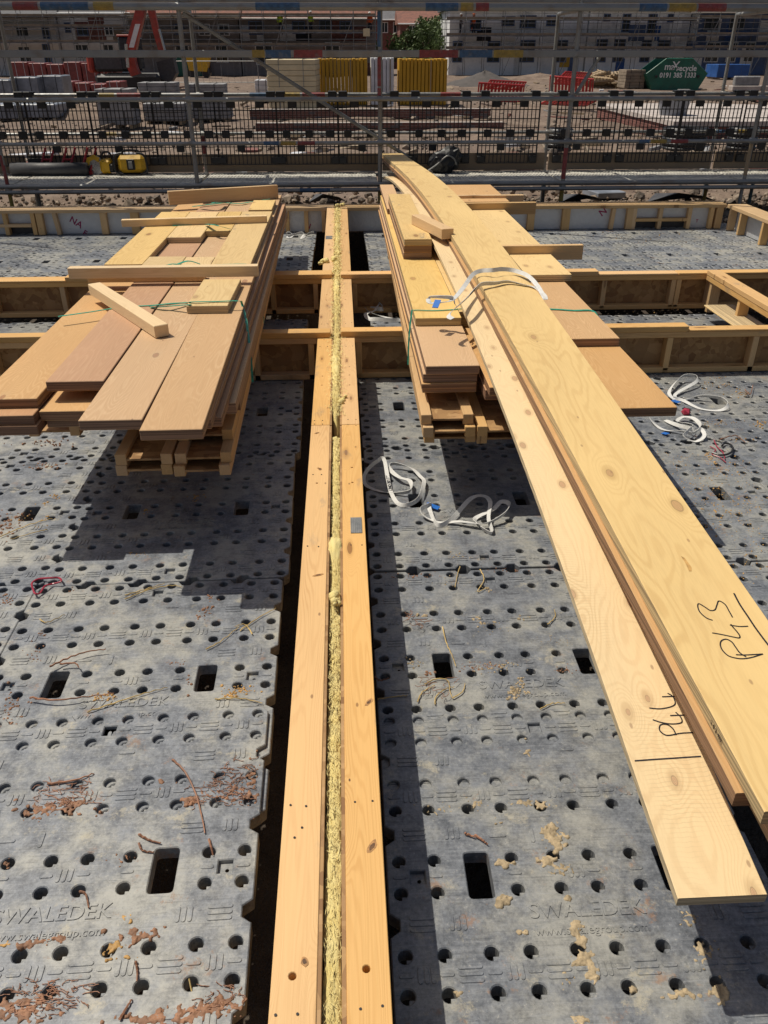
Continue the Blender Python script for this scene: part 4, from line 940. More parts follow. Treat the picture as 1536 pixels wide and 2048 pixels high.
# black mesh brick guards hung from the rear rail
def guard_mesh():
    m = MB(); W, Z0, Z1 = .86, .585, 1.40
    for i in range(16):
        x = -W/2+W*i/15; m.box(x-.006, x+.006, -.004, .004, Z0, Z1)
    for j in range(8):
        z = Z0+(Z1-Z0)*j/7; m.box(-W/2, W/2, -.0032, .0032, z-.006, z+.006)
    for x in (-W/2, W/2): m.box(x-.010, x+.010, -.006, .006, Z0, Z1)
    return m.mesh('mesh', 'black')
def block_mesh(): m = MB(); m.cbox(-.055, .055, -.02, .03, -.045, .045, .008); return m.mesh('clip', 'black')
def hook_mesh():
    m = MB(); m.cbox(-.06, .06, -.085, -.072, -.09, .045, .006); m.cbox(-.06, .06, -.085, .05, .030, .045, .006); m.cbox(-.06, .06, .038, .05, -.02, .045, .004); return m.mesh('hook', 'black')
GM, BM_, HM = guard_mesh(), block_mesh(), hook_mesh()
names = ['at the far left end', 'second from the left end', 'behind the grey roll and red clamps', 'behind the yellow radio', 'just right of the left blue upright', 'left of the long brace foot', 'left of the central red upright', 'right of the central red upright', 'left of the black bag', 'beyond the black bag', 'beside the red and yellow upright', 'in front of the green skip', 'in front of the brick plinth', 'near the right end upright', 'at the far right end']
for i, (a, c) in enumerate(((-190, -75), (-65, 40), (58, 168), (185, 295), (312, 420), (437, 543), (558, 668), (684, 790), (830, 932), (968, 1072), (1123, 1227), (1253, 1356), (1375, 1477), (1500, 1602))):
    xm = px_x((a+c)/2, 200, YB_-.07)
    t = thing('brick_guard', 'black mesh brick guard hung on the rear rail '+names[i if i < 8 else i+1 if i > 8 else i], 'brick guard', (xm, YB_-.045, 0), 'black brick guards along the scaffold')
    o = bpy.data.objects.new('mesh', GM); COL.objects.link(o); o.parent = t; o.location = (0, -.075, 0)
    for dx in (-.36, .36):
        o = bpy.data.objects.new('hook', HM); COL.objects.link(o); o.parent = t; o.location = (dx, 0, 1.475)
    for dx, z in ((-.2, 1.36), (.2, 1.36), (-.30, .985), (.02, .985), (.32, .985), (-.1, .80), (-.38, .64), (.38, .64)):
        o = bpy.data.objects.new('clip', BM_); COL.objects.link(o); o.parent = t; o.location = (dx, -.085, z)

# things left on the walkway
zw = .478
p0, p1 = G(37, 347, zw), G(183, 348, zw)
m = MB(); m.tube((p0.x, 12.42, zw+.085), (p1.x, 12.38, zw+.085), .083, 20); m.tube((p1.x-.002, 12.38, zw+.085), (p1.x+.004, 12.38, zw+.085), .05, 14)
o = smooth(m.mesh('membrane_roll', 'rubber')); tag(put('membrane_roll', o), 'thick roll of grey membrane lying on the scaffold walkway', 'roll')
for px, lab in ((88, 'red clamp frame leaning on the toe board, leftmost of three behind the grey roll'), (130, 'red clamp frame leaning on toe board, middle of three behind the grey roll'), (172, 'red clamp frame leaning on toe board, nearest the yellow saw')):
    p = GY(px, 325, 12.52); t = thing('clamp_frame', lab, 'clamp', (p.x, 12.5, zw), 'red clamp frames')
    for dx in (-.06, .06):
        m = MB(); m.tube((p.x+dx, 12.45, zw+.05), (p.x+dx+.10, 12.58, zw+.34), .016, 8); build(m, 'side_bar', 'red_pl', t)
    m = MB()
    for f in (.5,): m.tube((p.x-.07+.10*f, 12.45+.13*f, zw+.05+.29*f), (p.x+.07+.10*f, 12.45+.13*f, zw+.05+.29*f), .013, 8)
    build(m, 'cross_bar', 'red_pl', t); m = MB(); m.cbox(p.x-.09, p.x+.09, 12.42, 12.47, zw, zw+.05, .008); build(m, 'foot', 'red_pl', t)
# petrol saw
p = GY(205, 340, 12.45); t = thing('cut_off_saw', 'yellow and black cut-off saw lying beside the radio', 'saw', (p.x, 12.45, zw))
m = MB(); m.cbox(p.x-.02, p.x+.14, 12.40, 12.58, zw+.02, zw+.20, .03); build(m, 'engine', 'yellow_tool', t)
m = MB(); m.tube((p.x-.10, 12.47, zw+.12), (p.x-.10, 12.49, zw+.12), .125, 24); build(m, 'disc', 'steel', t)
m = MB(); m.pipe(spline([(p.x+.0, 12.5, zw+.20), (p.x+.03, 12.5, zw+.28), (p.x+.12, 12.5, zw+.28), (p.x+.16, 12.5, zw+.16)], 5), .014, 8); build(m, 'handle', 'black', t)
m = MB(); m.cbox(p.x+.10, p.x+.18, 12.40, 12.55, zw+.03, zw+.15, .02); build(m, 'motor_cover', 'black', t)
m = MB(); m.prism([(p.x-.23, zw+.12), (p.x-.19, zw+.22), (p.x-.10, zw+.26), (p.x-.02, zw+.22), (p.x-.04, zw+.16), (p.x-.10, zw+.20), (p.x-.16, zw+.17), (p.x-.18, zw+.12)], 12.455, 12.505); build(m, 'disc_guard', 'yellow_tool', t)
# radio
p = GY(267, 345, 12.45); t = thing('site_radio', 'yellow and black job site radio with rounded roll cage', 'radio', (p.x, 12.45, zw))
m = MB(); m.cbox(p.x-.19, p.x+.19, 12.36, 12.56, zw+.03, zw+.26, .05); build(m, 'body', 'yellow_tool', t)
m = MB(); m.cbox(p.x-.055, p.x+.055, 12.345, 12.37, zw+.07, zw+.21, .01); build(m, 'front_plate', 'black', t)
m = MB(); m.cbox(p.x-.03, p.x+.025, 12.338, 12.347, zw+.09, zw+.18, .003); build(m, 'display', 'galv', t)
for s_ in (-1, 1):
    m = MB(); m.pipe(spline([(p.x+s_*.12, 12.35, zw+.012), (p.x+s_*.215, 12.35, zw+.05), (p.x+s_*.225, 12.35, zw+.15), (p.x+s_*.20, 12.35, zw+.26), (p.x+s_*.10, 12.35, zw+.29)], 5), .016, 8); build(m, 'roll_bar', 'black', t)
m = MB(); m.pipe(spline([(p.x-.12, 12.46, zw+.26), (p.x-.09, 12.46, zw+.31), (p.x+.09, 12.46, zw+.31), (p.x+.12, 12.46, zw+.26)], 5), .014, 8); build(m, 'handle', 'black', t)
m = MB(); m.tube((p.x-.20, 12.45, zw+.016), (p.x+.20, 12.45, zw+.016), .016, 8); build(m, 'foot', 'black', t)
# crumpled black bag with shiny straps
p = GY(888, 340, 12.42); bm = bmesh.new(); bmesh.ops.create_icosphere(bm, subdivisions=3, radius=1); q = random.Random(4)
from mathutils import noise as mn
for v in bm.verts:
    c = v.co.copy(); n = 1+.28*mn.noise(c*2.1)+.14*mn.noise(c*5); v.co = Vector((c.x*.22*n+max(0, c.z)*.10, c.y*.14*n, max(-.9, c.z)*.19*n+.16))
me = bpy.data.meshes.new('bag'); bm.to_mesh(me); bm.free(); me.materials.append(M['black'])
t = put('tool_bag', me, (p.x, 12.42, zw)); tag(t, 'crumpled black tool bag slumped on the walkway beside the beam ends', 'bag')
m = MB(); m.pipe(spline([(p.x-.28, 12.30, zw+.02), (p.x-.12, 12.27, zw+.13), (p.x+.02, 12.26, zw+.24), (p.x+.12, 12.28, zw+.20), (p.x+.16, 12.3, zw+.12)], 6), .011, 6); build(m, 'strap', 'galv', t)

# ================================================================== THE SITE BEYOND
GZ = -.05
def gp(px, py): return G(px, py, GZ)
def pack(label, name, x0, x1, yf, dep, h, mat, cat, group, strapm='black', rz=0.0, layers=0, wrap=True):
    t = thing(name, label, cat, ((x0+x1)/2, yf+dep/2, GZ), group); t.rotation_euler = (0, 0, R(rz)); w2 = (x1-x0)/2
    m = MB()
    if layers:
        for i in range(layers): m.cbox(-w2+random.uniform(-.01, .02), w2+random.uniform(-.02, .01), -dep/2+random.uniform(-.015, .015), dep/2, .1+(h-.1)*i/layers+.006, .1+(h-.1)*(i+1)/layers-.004, .012)
    else: m.cbox(-w2, w2, -dep/2, dep/2, .1, h, .03)
    o = put('load', m.mesh('load', mat), WL[t.name], (0, 0, 0), t)
    if layers: o['kind'] = 'stuff'
    m = MB()
    for k in (-1, 0, 1): m.box(w2*.8*k-.05, w2*.8*k+.05, -dep/2, dep/2, .0, .099)
    o = put('pallet', m.mesh('pallet', 'pallet_wood'), WL[t.name], (0, 0, 0), t); o['kind'] = 'stuff'
    m = MB()
    for k in (-.5, .5): m.box(w2*k-.012, w2*k+.012, -dep/2-.012, dep/2+.012, .1, h+.012)
    put('strapping', m.mesh('strapping', strapm), WL[t.name], (0, 0, 0), t)['kind'] = 'stuff'
    return t
# grey block packs near the scaffold
p = gp(200, 258); pack('pale grey concrete block pack behind the radio, nearest the scaffold', 'block_pack', p.x, gp(270, 258).x, p.y, 1.0, 1.07, 'block_grey', 'block pack', 'concrete block packs', layers=5)
p = gp(290, 250); pack('squat grey block pack between two taller ones behind the scaffold', 'block_pack', p.x, gp(370, 250).x, p.y, 1.0, .61, 'block_grey', 'block pack', 'concrete block packs', layers=4)
p = gp(385, 245); pack('grey block pack behind the left blue upright of the scaffold', 'block_pack', p.x, gp(460, 245).x, p.y, 1.1, .66, 'block_grey', 'block pack', 'concrete block packs', layers=5)
for i, (a, c, b_, h, lab) in enumerate(((280, 352, 205, .80, 'grey block pack in the second row below the red excavator, left one'), (372, 450, 202, .70, 'grey block pack in the second row below the red excavator, right one'))):
    p = gp(a, b_); pack(lab, 'block_pack', p.x, gp(c, b_).x, p.y, 1.4, h, 'block_grey', 'block pack', 'concrete block packs', layers=4)
for i, (a, c, b_, h, lab) in enumerate(((-30, 28, 212, .98, 'grey film wrapped pack at the left edge in front of red bricks'), (26, 82, 210, 1.06, 'grey film wrapped pack between two others left of the yellow radio'), (80, 132, 208, 1.10, 'grey film wrapped pack at the right end of its row of three'))):
    p = gp(a, b_); pack(lab, 'wrapped_pack', p.x+.05, gp(c, b_).x-.05, p.y, 1.6, h, 'wrap_grey', 'wrapped pack', 'grey film wrapped packs', rz=2)
for i, (a, c, b_, lab) in enumerate(((-40, 40, 245, 'low grey film wrapped pack at the left edge near the scaffold'), (45, 120, 243, 'low grey film wrapped pack under the row of three, near scaffold'))):
    p = gp(a, b_); pack(lab, 'wrapped_pack', p.x+.05, gp(c, b_).x-.05, p.y, 1.4, .52, 'wrap_grey', 'wrapped pack', 'grey film wrapped packs', rz=-2)
for j, (a0, a1, b_, h, n, nm) in enumerate(((30, 238, 176, 1.43, 6, 'rear'), (120, 245, 188, .60, 4, 'front'))):
    for i in range(n):
        a = a0+(a1-a0)*i/n; c = a0+(a1-a0)*(i+1)/n; p = gp(a, b_); x1 = gp(c, b_).x
        pack(f'red film wrapped brick pack, {ORD[i] if i < 5 else "sixth"} from the left in the {nm} red row', 'brick_pack', p.x+.04, x1-.04, p.y, 1.6, h-.06*(i % 3), 'brick_wrap', 'brick pack', 'red wrapped brick packs', 'white_wrap', layers=0)
# insulation and board stacks in the middle
p = gp(541, 222); pack('cream stack of insulation boards left of the yellow stacks', 'board_stack', p.x, gp(637, 222).x, p.y, 2.4, 1.76, 'cream_board', 'board stack', 'insulation board stacks', 'galv', rz=-3, layers=9)
def ribbed(label, a, c, b_, h, mat, dep=1.2):
    p = gp(a, b_); x0, x1 = p.x, gp(c, b_).x; t = thing('board_stack', label, 'board stack', ((x0+x1)/2, p.y, GZ), 'insulation board stacks'); n = max(3, int((x1-x0)/.15))
    for i in range(n):
        m = MB(); xa = x0+(x1-x0)*i/n; xb = x0+(x1-x0)*(i+1)/n; m.cbox(xa+.012, xb-.012, p.y+random.uniform(-.02, .02), p.y+dep, GZ+.08, GZ+h-random.uniform(0, .03), .012); build(m, 'panel', mat, t)
    m = MB(); m.box(x0+.03, x1-.03, p.y+.05, p.y+dep-.05, GZ+.0, GZ+.08); m.box((x0+x1)/2+.3, (x0+x1)/2+.34, p.y-.03, p.y, GZ+.1, GZ+h-.05); build(m, 'base_and_strap', 'pallet_wood', t, kind='stuff')
ribbed('yellow stack of upright boards between the cream and white stacks', 638, 736, 214, 1.78, 'yellow_board')
ribbed('white wrapped stack standing between the two yellow stacks', 742, 788, 214, 1.80, 'white_wrap', 1.0)
ribbed('yellow stack of upright boards right of the white wrapped stack', 797, 893, 214, 1.77, 'yellow_board')
p = gp(512, 205); pack('white stacked boards at the left foot of cream stack', 'board_stack', p.x, gp(541, 205).x, p.y, 1.5, .90, 'white_wrap', 'board stack', 'insulation board stacks', layers=4)
# brick footings
m = MB(); m.box(0, .215, 0, .10, 0, .064); BRK = m.mesh('brick', 'brick_one')
def footing(label, a, c, b_, h, dep=.35, gaps=()):
    p = gp(a, b_); x0, x1 = p.x, gp(c, b_).x; t = thing('brick_footing', label, 'brick wall', ((x0+x1)/2, p.y, GZ), 'low brick footings'); n = int(h/.075)
    m = MB(); m.box(x0+.008, x1-.008, p.y+.008, p.y+dep-.01, GZ, GZ+n*.075-.006); build(m, 'mortar', 'mortar', t)
    q = random.Random(int(a))
    for i in range(n):
        x = x0-(.11 if i % 2 else 0)
        while x < x1:
            xa, xb = max(x0, x), min(x1, x+.215)
            if xb-xa > .06:
                o = bpy.data.objects.new('brick', BRK); COL.objects.link(o); o.parent = t; o.location = Vector((xa, p.y+q.uniform(-.005, .005), GZ+i*.075))-WL[t.name]; o.scale = ((xb-xa)/.215, 1, 1)
            x += .226
    return t
footing('low brick footing wall running below the yellow stacks, rear one', 500, 985, 238, .34)
footing('low brick footing wall closest to the scaffold in the middle', 512, 1012, 263, .28)
footing('short brick footing stub in front of the concrete slab', 1350, 1512, 262, .28)
def slab():
    pts = [G(x, y, .40) for x, y in ((1193, 207), (1348, 243), (1513, 243), (1640, 238), (1640, 212), (1380, 206))]
    t = thing('raised_slab', 'pale concrete slab on a brick plinth at the right of the site', 'slab', pts[0])
    m = MB(); n = len(pts); m.add([(p.x, p.y, .28) for p in pts]+[(p.x, p.y, .40) for p in pts], [tuple(range(n))[::-1], tuple(range(n, 2*n))]+[(i, (i+1) % n, n+(i+1) % n, n+i) for i in range(n)]); build(m, 'concrete_top', 'concrete', t)
    c = sum(pts, Vector())/n; ins = [c+(p-c)*.985 for p in pts]
    for k in range(5):
        z0, z1 = GZ+k*.066, GZ+k*.066+.058
        m = MB(); m.add([(p.x, p.y, z0) for p in ins]+[(p.x, p.y, z1) for p in ins], [tuple(range(n))[::-1], tuple(range(n, 2*n))]+[(i, (i+1) % n, n+(i+1) % n, n+i) for i in range(n)]); build(m, 'brick_course', 'brick_red', t)
slab()
p = G(1345, 230, .40); m = MB(); m.tube((p.x, p.y, .402), (p.x, p.y, .80), .36, 18, r2=.45); m.tube((p.x, p.y, .80), (p.x, p.y, .84), .47, 18); tag(build(m, 'grey_bin', 'wrap_grey'), 'squat grey tub standing on the raised concrete slab', 'tub')
# skip with lettering
def skip(label, a, c, b_, mat, texts=(), dep=2.0, h=1.62):
    p = gp(a, b_); q = gp(c, b_); x0, x1 = p.x, q.x; cx = (x0+x1)/2; W = (x1-x0)/2; t = thing('skip', label, 'skip', (cx, p.y, GZ))
    prof = [(-W*.98, 0), (W*.98, 0), (W*1.30, h*.52), (W*.55, h), (-W*.55, h), (-W*1.32, h*.52)]
    m = MB(); m.prism([(cx+x, GZ+z) for x, z in prof], p.y, p.y+.06); m.prism([(cx+x, GZ+z) for x, z in prof], p.y+dep-.06, p.y+dep); build(m, 'side_plate', mat, t, kind='stuff')
    m = MB(); pr = prof
    for (xa, za), (xb, zb_) in ((pr[1], pr[2]), (pr[5], pr[0]), (pr[0], pr[1])):
        m.add([(cx+xa, p.y+.061, GZ+za), (cx+xb, p.y+.061, GZ+zb_), (cx+xb, p.y+dep-.061, GZ+zb_), (cx+xa, p.y+dep-.061, GZ+za)], [(0, 1, 2, 3)])
    build(m, 'floor_plate', mat, t)
    m = MB(); m.tube((cx-W*.55, p.y+.03, GZ+h), (cx+W*.55, p.y+.03, GZ+h), .05, 8); m.tube((cx+W*.55, p.y+.03, GZ+h), (cx+W*1.30, p.y+.03, GZ+h*.52), .045, 8); m.tube((cx-W*.55, p.y+.03, GZ+h), (cx-W*1.32, p.y+.03, GZ+h*.52), .045, 8); build(m, 'rim', mat, t)
    for s in (-1, 1):
        m = MB(); m.tube((cx+s*W*.9, p.y-.12, GZ+h*.45), (cx+s*W*.9, p.y, GZ+h*.45), .07, 10); build(m, 'lifting_lug', 'black', t)
    for body, dx, z, size in texts: put('lettering', text_mesh(body, size, 'white_paint', .004, 0, .008), (cx+dx, p.y-.006, GZ+z), (R(90), 0, 0), t)
    return t
skip('green skip with white recycling lettering in front of the white houses', 1303, 1397, 181, 'skip_green', (('ma', -.52, 1.22, .50), ('X', -.16, 1.25, .62), ('recycle', .50, 1.14, .42), ('0191 385 1333', .05, .78, .36)))
skip('small green skip standing under the red excavator arm', 352, 408, 152, 'skip_green')
p = gp(1432, 158); pack('blue box container right of the green skip', 'container', p.x, gp(1497, 158).x, p.y, 2.4, 1.05, 'skip_blue', 'container', None, 'blue_wrap')
p = gp(1412, 156); pack('light blue wrapped pallet beside the blue container', 'wrapped_pack', p.x, gp(1428, 156).x, p.y-.5, 1.0, 1.0, 'blue_wrap', 'wrapped pack', None)
p = gp(1250, 181); pack('dark stack of boards between the heap of pallets and skip', 'board_stack', p.x+.1, gp(1293, 181).x, p.y+.5, 1.5, 1.06, 'board_old', 'board stack', None, layers=6)
def barrier_block(label, a, c, b_, h):
    p = gp(a, b_); q = gp(c, b_); t = thing('concrete_barrier', label, 'barrier', ((p.x+q.x)/2, p.y, GZ)); m = MB(); m.cbox(p.x, q.x, p.y, p.y+.6, GZ, GZ+h*.35, .03); build(m, 'foot', 'concrete', t)
    m = MB(); m.cbox(p.x+.12, q.x-.05, p.y+.15, p.y+.45, GZ+h*.351, GZ+h, .05); build(m, 'stem', 'block_grey', t)
barrier_block('grey concrete barrier to the right of the green skip', 1464, 1522, 182, .76)
barrier_block('grey concrete barrier at the right edge of the site', 1526, 1600, 182, .76)
# pallets heap
q = random.Random(8); PAL = None
def pallet_mesh():
    m = MB()
    for i in range(6): m.box(-.6+i*.205, -.6+i*.205+.12, -.5, .5, .10, .125)
    for y in (-.48, -.05, .38): m.box(-.6, .6, y, y+.1, .0, .10)
    return m.mesh('pallet', 'pallet_wood')
PAL = pallet_mesh()
for i in range(30):
    px = q.uniform(1168, 1246); lay = i//6; p = gp(px, 178-q.uniform(0, 7)); o = put('pallet', PAL, (p.x, p.y, GZ+.15*lay+q.uniform(0, .08)), (q.uniform(-.12, .12)*lay*.5, q.uniform(-.15, .15)*lay*.4, q.uniform(-.5, .5)))
    tag(o, 'weathered wooden pallet in the collapsed heap left of the green skip', 'pallet', 'wooden pallets in the heap')
# red plastic barriers
def red_barrier(label, px, py, rz, tilt, z=0.0):
    p = gp(px, py); t = thing('plastic_barrier', label, 'barrier', (p.x, p.y, GZ+z), 'red plastic barriers'); t.rotation_euler = (R(tilt), R(3), R(rz))
    m = MB(); m.cbox(-1, 1, -.03, .03, .92, 1.0, .02); m.cbox(-1, 1, -.03, .03, .12, .20, .02)
    for i in range(2): m.cbox(-1+i*1.94, -.94+i*1.94, -.03, .03, .2, .92, .02)
    put('frame', m.mesh('frame', 'red_pl'), WL[t.name], (0, 0, 0), t)['kind'] = 'stuff'
    for i in range(12): 
        o = bpy.data.objects.new('bar', BAR); COL.objects.link(o); o.parent = t; o.location = (-.86+i*.156, 0, .56)
m = MB(); m.cbox(-.05, .05, -.02, .02, -.36, .36, .01); BAR = m.mesh('bar', 'red_pl')
red_barrier('red plastic barrier lying tilted on the dark sand, upper of the left pair', 1002, 192, 10, 62, .25)
red_barrier('red plastic barrier leaning low behind the mesh, lower of the left pair', 998, 208, -8, 35)
red_barrier('red plastic barrier thrown on top of the right heap', 1128, 196, 35, 50, .5)
red_barrier('red plastic barrier standing askew in the right heap', 1140, 206, -30, 20, .1)
red_barrier('red plastic barrier flat at the bottom of the right heap', 1122, 220, 12, 75, .15)
# dark sand heap and soil mounds
def mound(name, label, px, py, rx, ry, h, mat, cat, seed):
    p = gp(px, py); m = MB(); n, r = 28, 9; q = random.Random(seed)
    for j in range(r+1):
        for i in range(n):
            a = 2*math.pi*i/n; f = j/r; m.v.append((p.x+math.cos(a)*rx*f*(1+.12*mn.noise(Vector((math.cos(a), math.sin(a), seed)))), p.y+math.sin(a)*ry*f, GZ-.08+h*(1-f)**1.2*(1+.2*mn.noise(Vector((i*.3, j*.7, seed))))+q.uniform(-.03, .03)))
    for j in range(r):
        for i in range(n): m.f.append((j*n+i, j*n+(i+1) % n, (j+1)*n+(i+1) % n, (j+1)*n+i))
    m.mi = [0]*len(m.f); return tag(put(name, smooth(m.mesh(name, mat))), label, cat)
mound('sand_heap', 'dark sand heap to the right of the yellow stacks', 968, 172, 3.6, 2.6, .95, 'sand', 'sand heap', 3)
mound('soil_heap', 'low brown soil heap behind the dark sand heap', 1080, 158, 4.5, 3.5, .5, 'soil', 'soil heap', 5)
mound('soil_heap', 'low rubble heap at the left between block packs', 160, 236, 3.2, 2.2, .45, 'soil', 'soil heap', 6)
mound('soil_heap', 'loose brown soil heap on the left next to the low grey packs', 150, 290, 2.2, 1.4, .30, 'soil', 'soil heap', 9)
mound('soil_heap', 'brown soil heap right of the footing walls', 1190, 262, 2.6, 1.6, .35, 'soil', 'soil heap', 12)
# coiled black pipe drums
for px, py, s, lab in ((1365, 300, .95, 'stack of black pipe coils behind the right brick guards'), (1115, 303, .55, 'narrow stack of black rings behind the red and yellow upright'), (1480, 300, .6, 'black coil at the right edge behind the scaffold')):
    p = gp(px, py); t = thing('pipe_coil', lab, 'pipe coil', (p.x, p.y, GZ), 'black pipe coils')
    for k in range(5):
        m = MB(); m.pipe([(p.x+s*.5*math.cos(a*.3927), p.y+s*.5*math.sin(a*.3927), GZ+.05+k*.10) for a in range(17)], .05, 8); build(m, 'coil_turn', 'black', t)
# yellow sign on a post
p = gp(1126, 150); t = thing('sign_post', 'small yellow sign on a post by the fence under the white houses', 'sign', p); m = MB(); m.tube((p.x, p.y, GZ), (p.x, p.y, 1.3), .05, 8); build(m, 'post', 'pole', t); m = MB(); m.cbox(p.x-.5, p.x+.5, p.y-.06, p.y-.03, .6, 1.9, .01); build(m, 'board', 'yellow_tool', t)
# mesh fence panels
def fence(label, px0, px1, py, h=1.9):
    a, c = gp(px0, py), gp(px1, py); t = thing('site_fence', label, 'fence', a); n = max(1, int((c-a).length/3.4))
    for i in range(n):
        p, q = a+(c-a)*i/n, a+(c-a)*(i+1)/n; m = MB()
        for u in (p, q-(c-a).normalized()*.08): m.tube((u.x, u.y, GZ), (u.x, u.y, GZ+h), .03, 6)
        for z in (.1, h): m.tube((p.x, p.y, GZ+z), (q.x, q.y, GZ+z), .025, 6)
        for k in range(1, 14): u = p+(q-p)*k/14; m.tube((u.x, u.y, GZ+.1), (u.x, u.y, GZ+h), .008, 4, caps=False)
        build(m, 'fence_panel', 'galv', t, kind='stuff')
fence('galvanised mesh site fence in front of the white houses', 1025, 1300, 147)
fence('galvanised mesh site fence in front of the left buildings', 500, 610, 150)
fence('leaning mesh fence behind the second row of block packs', 345, 520, 168, 1.4)
fence('mesh fence at the foot of the middle trees', 890, 1010, 146)
# ---- red excavator
p = gp(268, 178); ex = thing('excavator', 'red orange excavator with raised boom standing behind the brick packs', 'excavator', p)
X, Y = p.x, p.y; sc = 1.0
m = MB()
for s in (-1, 1): m.cbox(X-1.9, X+1.9, Y+1.2*s-.3, Y+1.2*s+.3, GZ, GZ+.85, .2)
build(m, 'track', 'black', ex, kind='stuff')
m = MB(); m.cbox(X-1.9, X+.2, Y-1.2, Y+1.2, GZ+.95, GZ+2.0, .15); build(m, 'engine_cover', 'rubber', ex)
m = MB(); m.cbox(X-2.3, X-1.9, Y-1.2, Y+1.2, GZ+.9, GZ+1.9, .2); build(m, 'counterweight', 'orange_steel', ex)
m = MB(); m.cbox(X-.3, X+.9, Y-1.25, Y-.2, GZ+1.0, GZ+2.75, .1); build(m, 'cab', 'glass_dark', ex)
m = MB(); m.cbox(X-.32, X+.92, Y-1.27, Y-.18, GZ+2.751, GZ+2.85, .04); build(m, 'cab_roof', 'orange_steel', ex)
bpts = [GY(a, c, Y-1.9) for a, c in ((272, 150), (262, 118), (268, 75), (280, 30), (287, -5), (300, -30))]
m = MB(); m.pipe(spline(bpts, 4), lambda f: .40-.12*abs(f-.35), 4); build(m, 'boom', 'orange_steel', ex)
m = MB(); a, c = GY(264, 95, Y-2.42), GY(276, 48, Y-2.42); d = c-a
m.add([a+Vector((-.18, 0, 0)), a+Vector((.1, 0, 0)), c+Vector((.12, 0, 0)), c+Vector((-.16, 0, 0))]+[v+Vector((0, .02, 0)) for v in (a+Vector((-.18, 0, 0)), a+Vector((.1, 0, 0)), c+Vector((.12, 0, 0)), c+Vector((-.16, 0, 0)))], [(0, 1, 2, 3), (7, 6, 5, 4), (0, 4, 5, 1), (1, 5, 6, 2), (2, 6, 7, 3), (3, 7, 4, 0)]); build(m, 'boom_decal', 'white_paint', ex)
apts = [GY(a, c, Y-1.9) for a, c in ((297, -25), (303, 20), (312, 60), (322, 98), (328, 112))]
m = MB(); m.pipe(apts, lambda f: .30-.12*f, 4); build(m, 'arm', 'orange_steel', ex)
m = MB(); m.tube(GY(318, 58, Y-2.3), GY(331, 106, Y-2.3), .07, 8); build(m, 'arm_ram', 'steel', ex)
m = MB(); m.tube(GY(256, 135, Y-2.4), GY(252, 88, Y-2.4), .09, 8); build(m, 'boom_ram', 'steel', ex)
bk = GY(326, 140, Y-1.9); m = MB(); m.prism([(bk.x-.6, bk.z+.4), (bk.x+.4, bk.z+.6), (bk.x+.5, bk.z-.2), (bk.x+.1, bk.z-.7), (bk.x-.5, bk.z-.5)], Y-.5, Y+.5); build(m, 'bucket', 'rubber', ex)
p = gp(402, 155); t = thing('dumper_skip', 'small yellow dumper tub beside the small green skip', 'dumper', p)
m = MB(); m.prism([(p.x-.8, .5), (p.x+.7, .4), (p.x+1.1, 1.6), (p.x-1.0, 1.7)], p.y-1, p.y-.1); build(m, 'tub', 'yellow_tool', t)
m = MB()
for s in (-.6, .6): m.tube((p.x+s, p.y-.9, .35), (p.x+s, p.y-.2, .35), .4, 14)
build(m, 'wheels', 'black', t, kind='stuff')

# ---- houses under construction, each with its own scaffold
HY = 86.0
def hx(px, y=HY): return GY(px, 95, y).x
def hz(py, y=HY): return GY(768, py, y).z
def house(label, name, x0, x1, y, eaves, ridge, wall, roofm, wins, dep=8, door=()):
    t = thing(name, label, 'house', ((x0+x1)/2, y, GZ), None)
    m = MB(); m.box(x0, x1, y, y+dep, GZ, eaves); build(m, 'wall', wall, t)
    m = MB(); m.add([(x0-.3, y-.4, eaves+.002), (x1+.3, y-.4, eaves+.002), (x1+.3, y+dep/2, ridge), (x0-.3, y+dep/2, ridge), (x0-.3, y+dep+.4, eaves+.002), (x1+.3, y+dep+.4, eaves+.002)], [(0, 1, 2, 3), (3, 2, 5, 4), (0, 3, 4), (1, 5, 2), (0, 4, 5, 1)]); build(m, 'roof', roofm, t)
    m = MB(); m.tube((x0-.3, y-.5, eaves), (x1+.3, y-.5, eaves), .08, 8); build(m, 'gutter', 'white_paint', t)
    for i, (a, c, z0, z1, fm) in enumerate(wins):
        m = MB(); e = .09
        m.box(a, c, y-.06, y-.002, z0, z0+e); m.box(a, c, y-.06, y-.002, z1-e, z1); m.box(a, a+e, y-.06, y-.002, z0+e, z1-e); m.box(c-e, c, y-.06, y-.002, z0+e, z1-e); m.box((a+c)/2-.03, (a+c)/2+.03, y-.055, y-.003, z0+e, z1-e)
        f = build(m, 'window', fm, t)
        m = MB(); m.box(a+e, c-e, y-.03, y-.0025, z0+e, z1-e); build(m, 'pane', 'glass_dark', f)
    return t
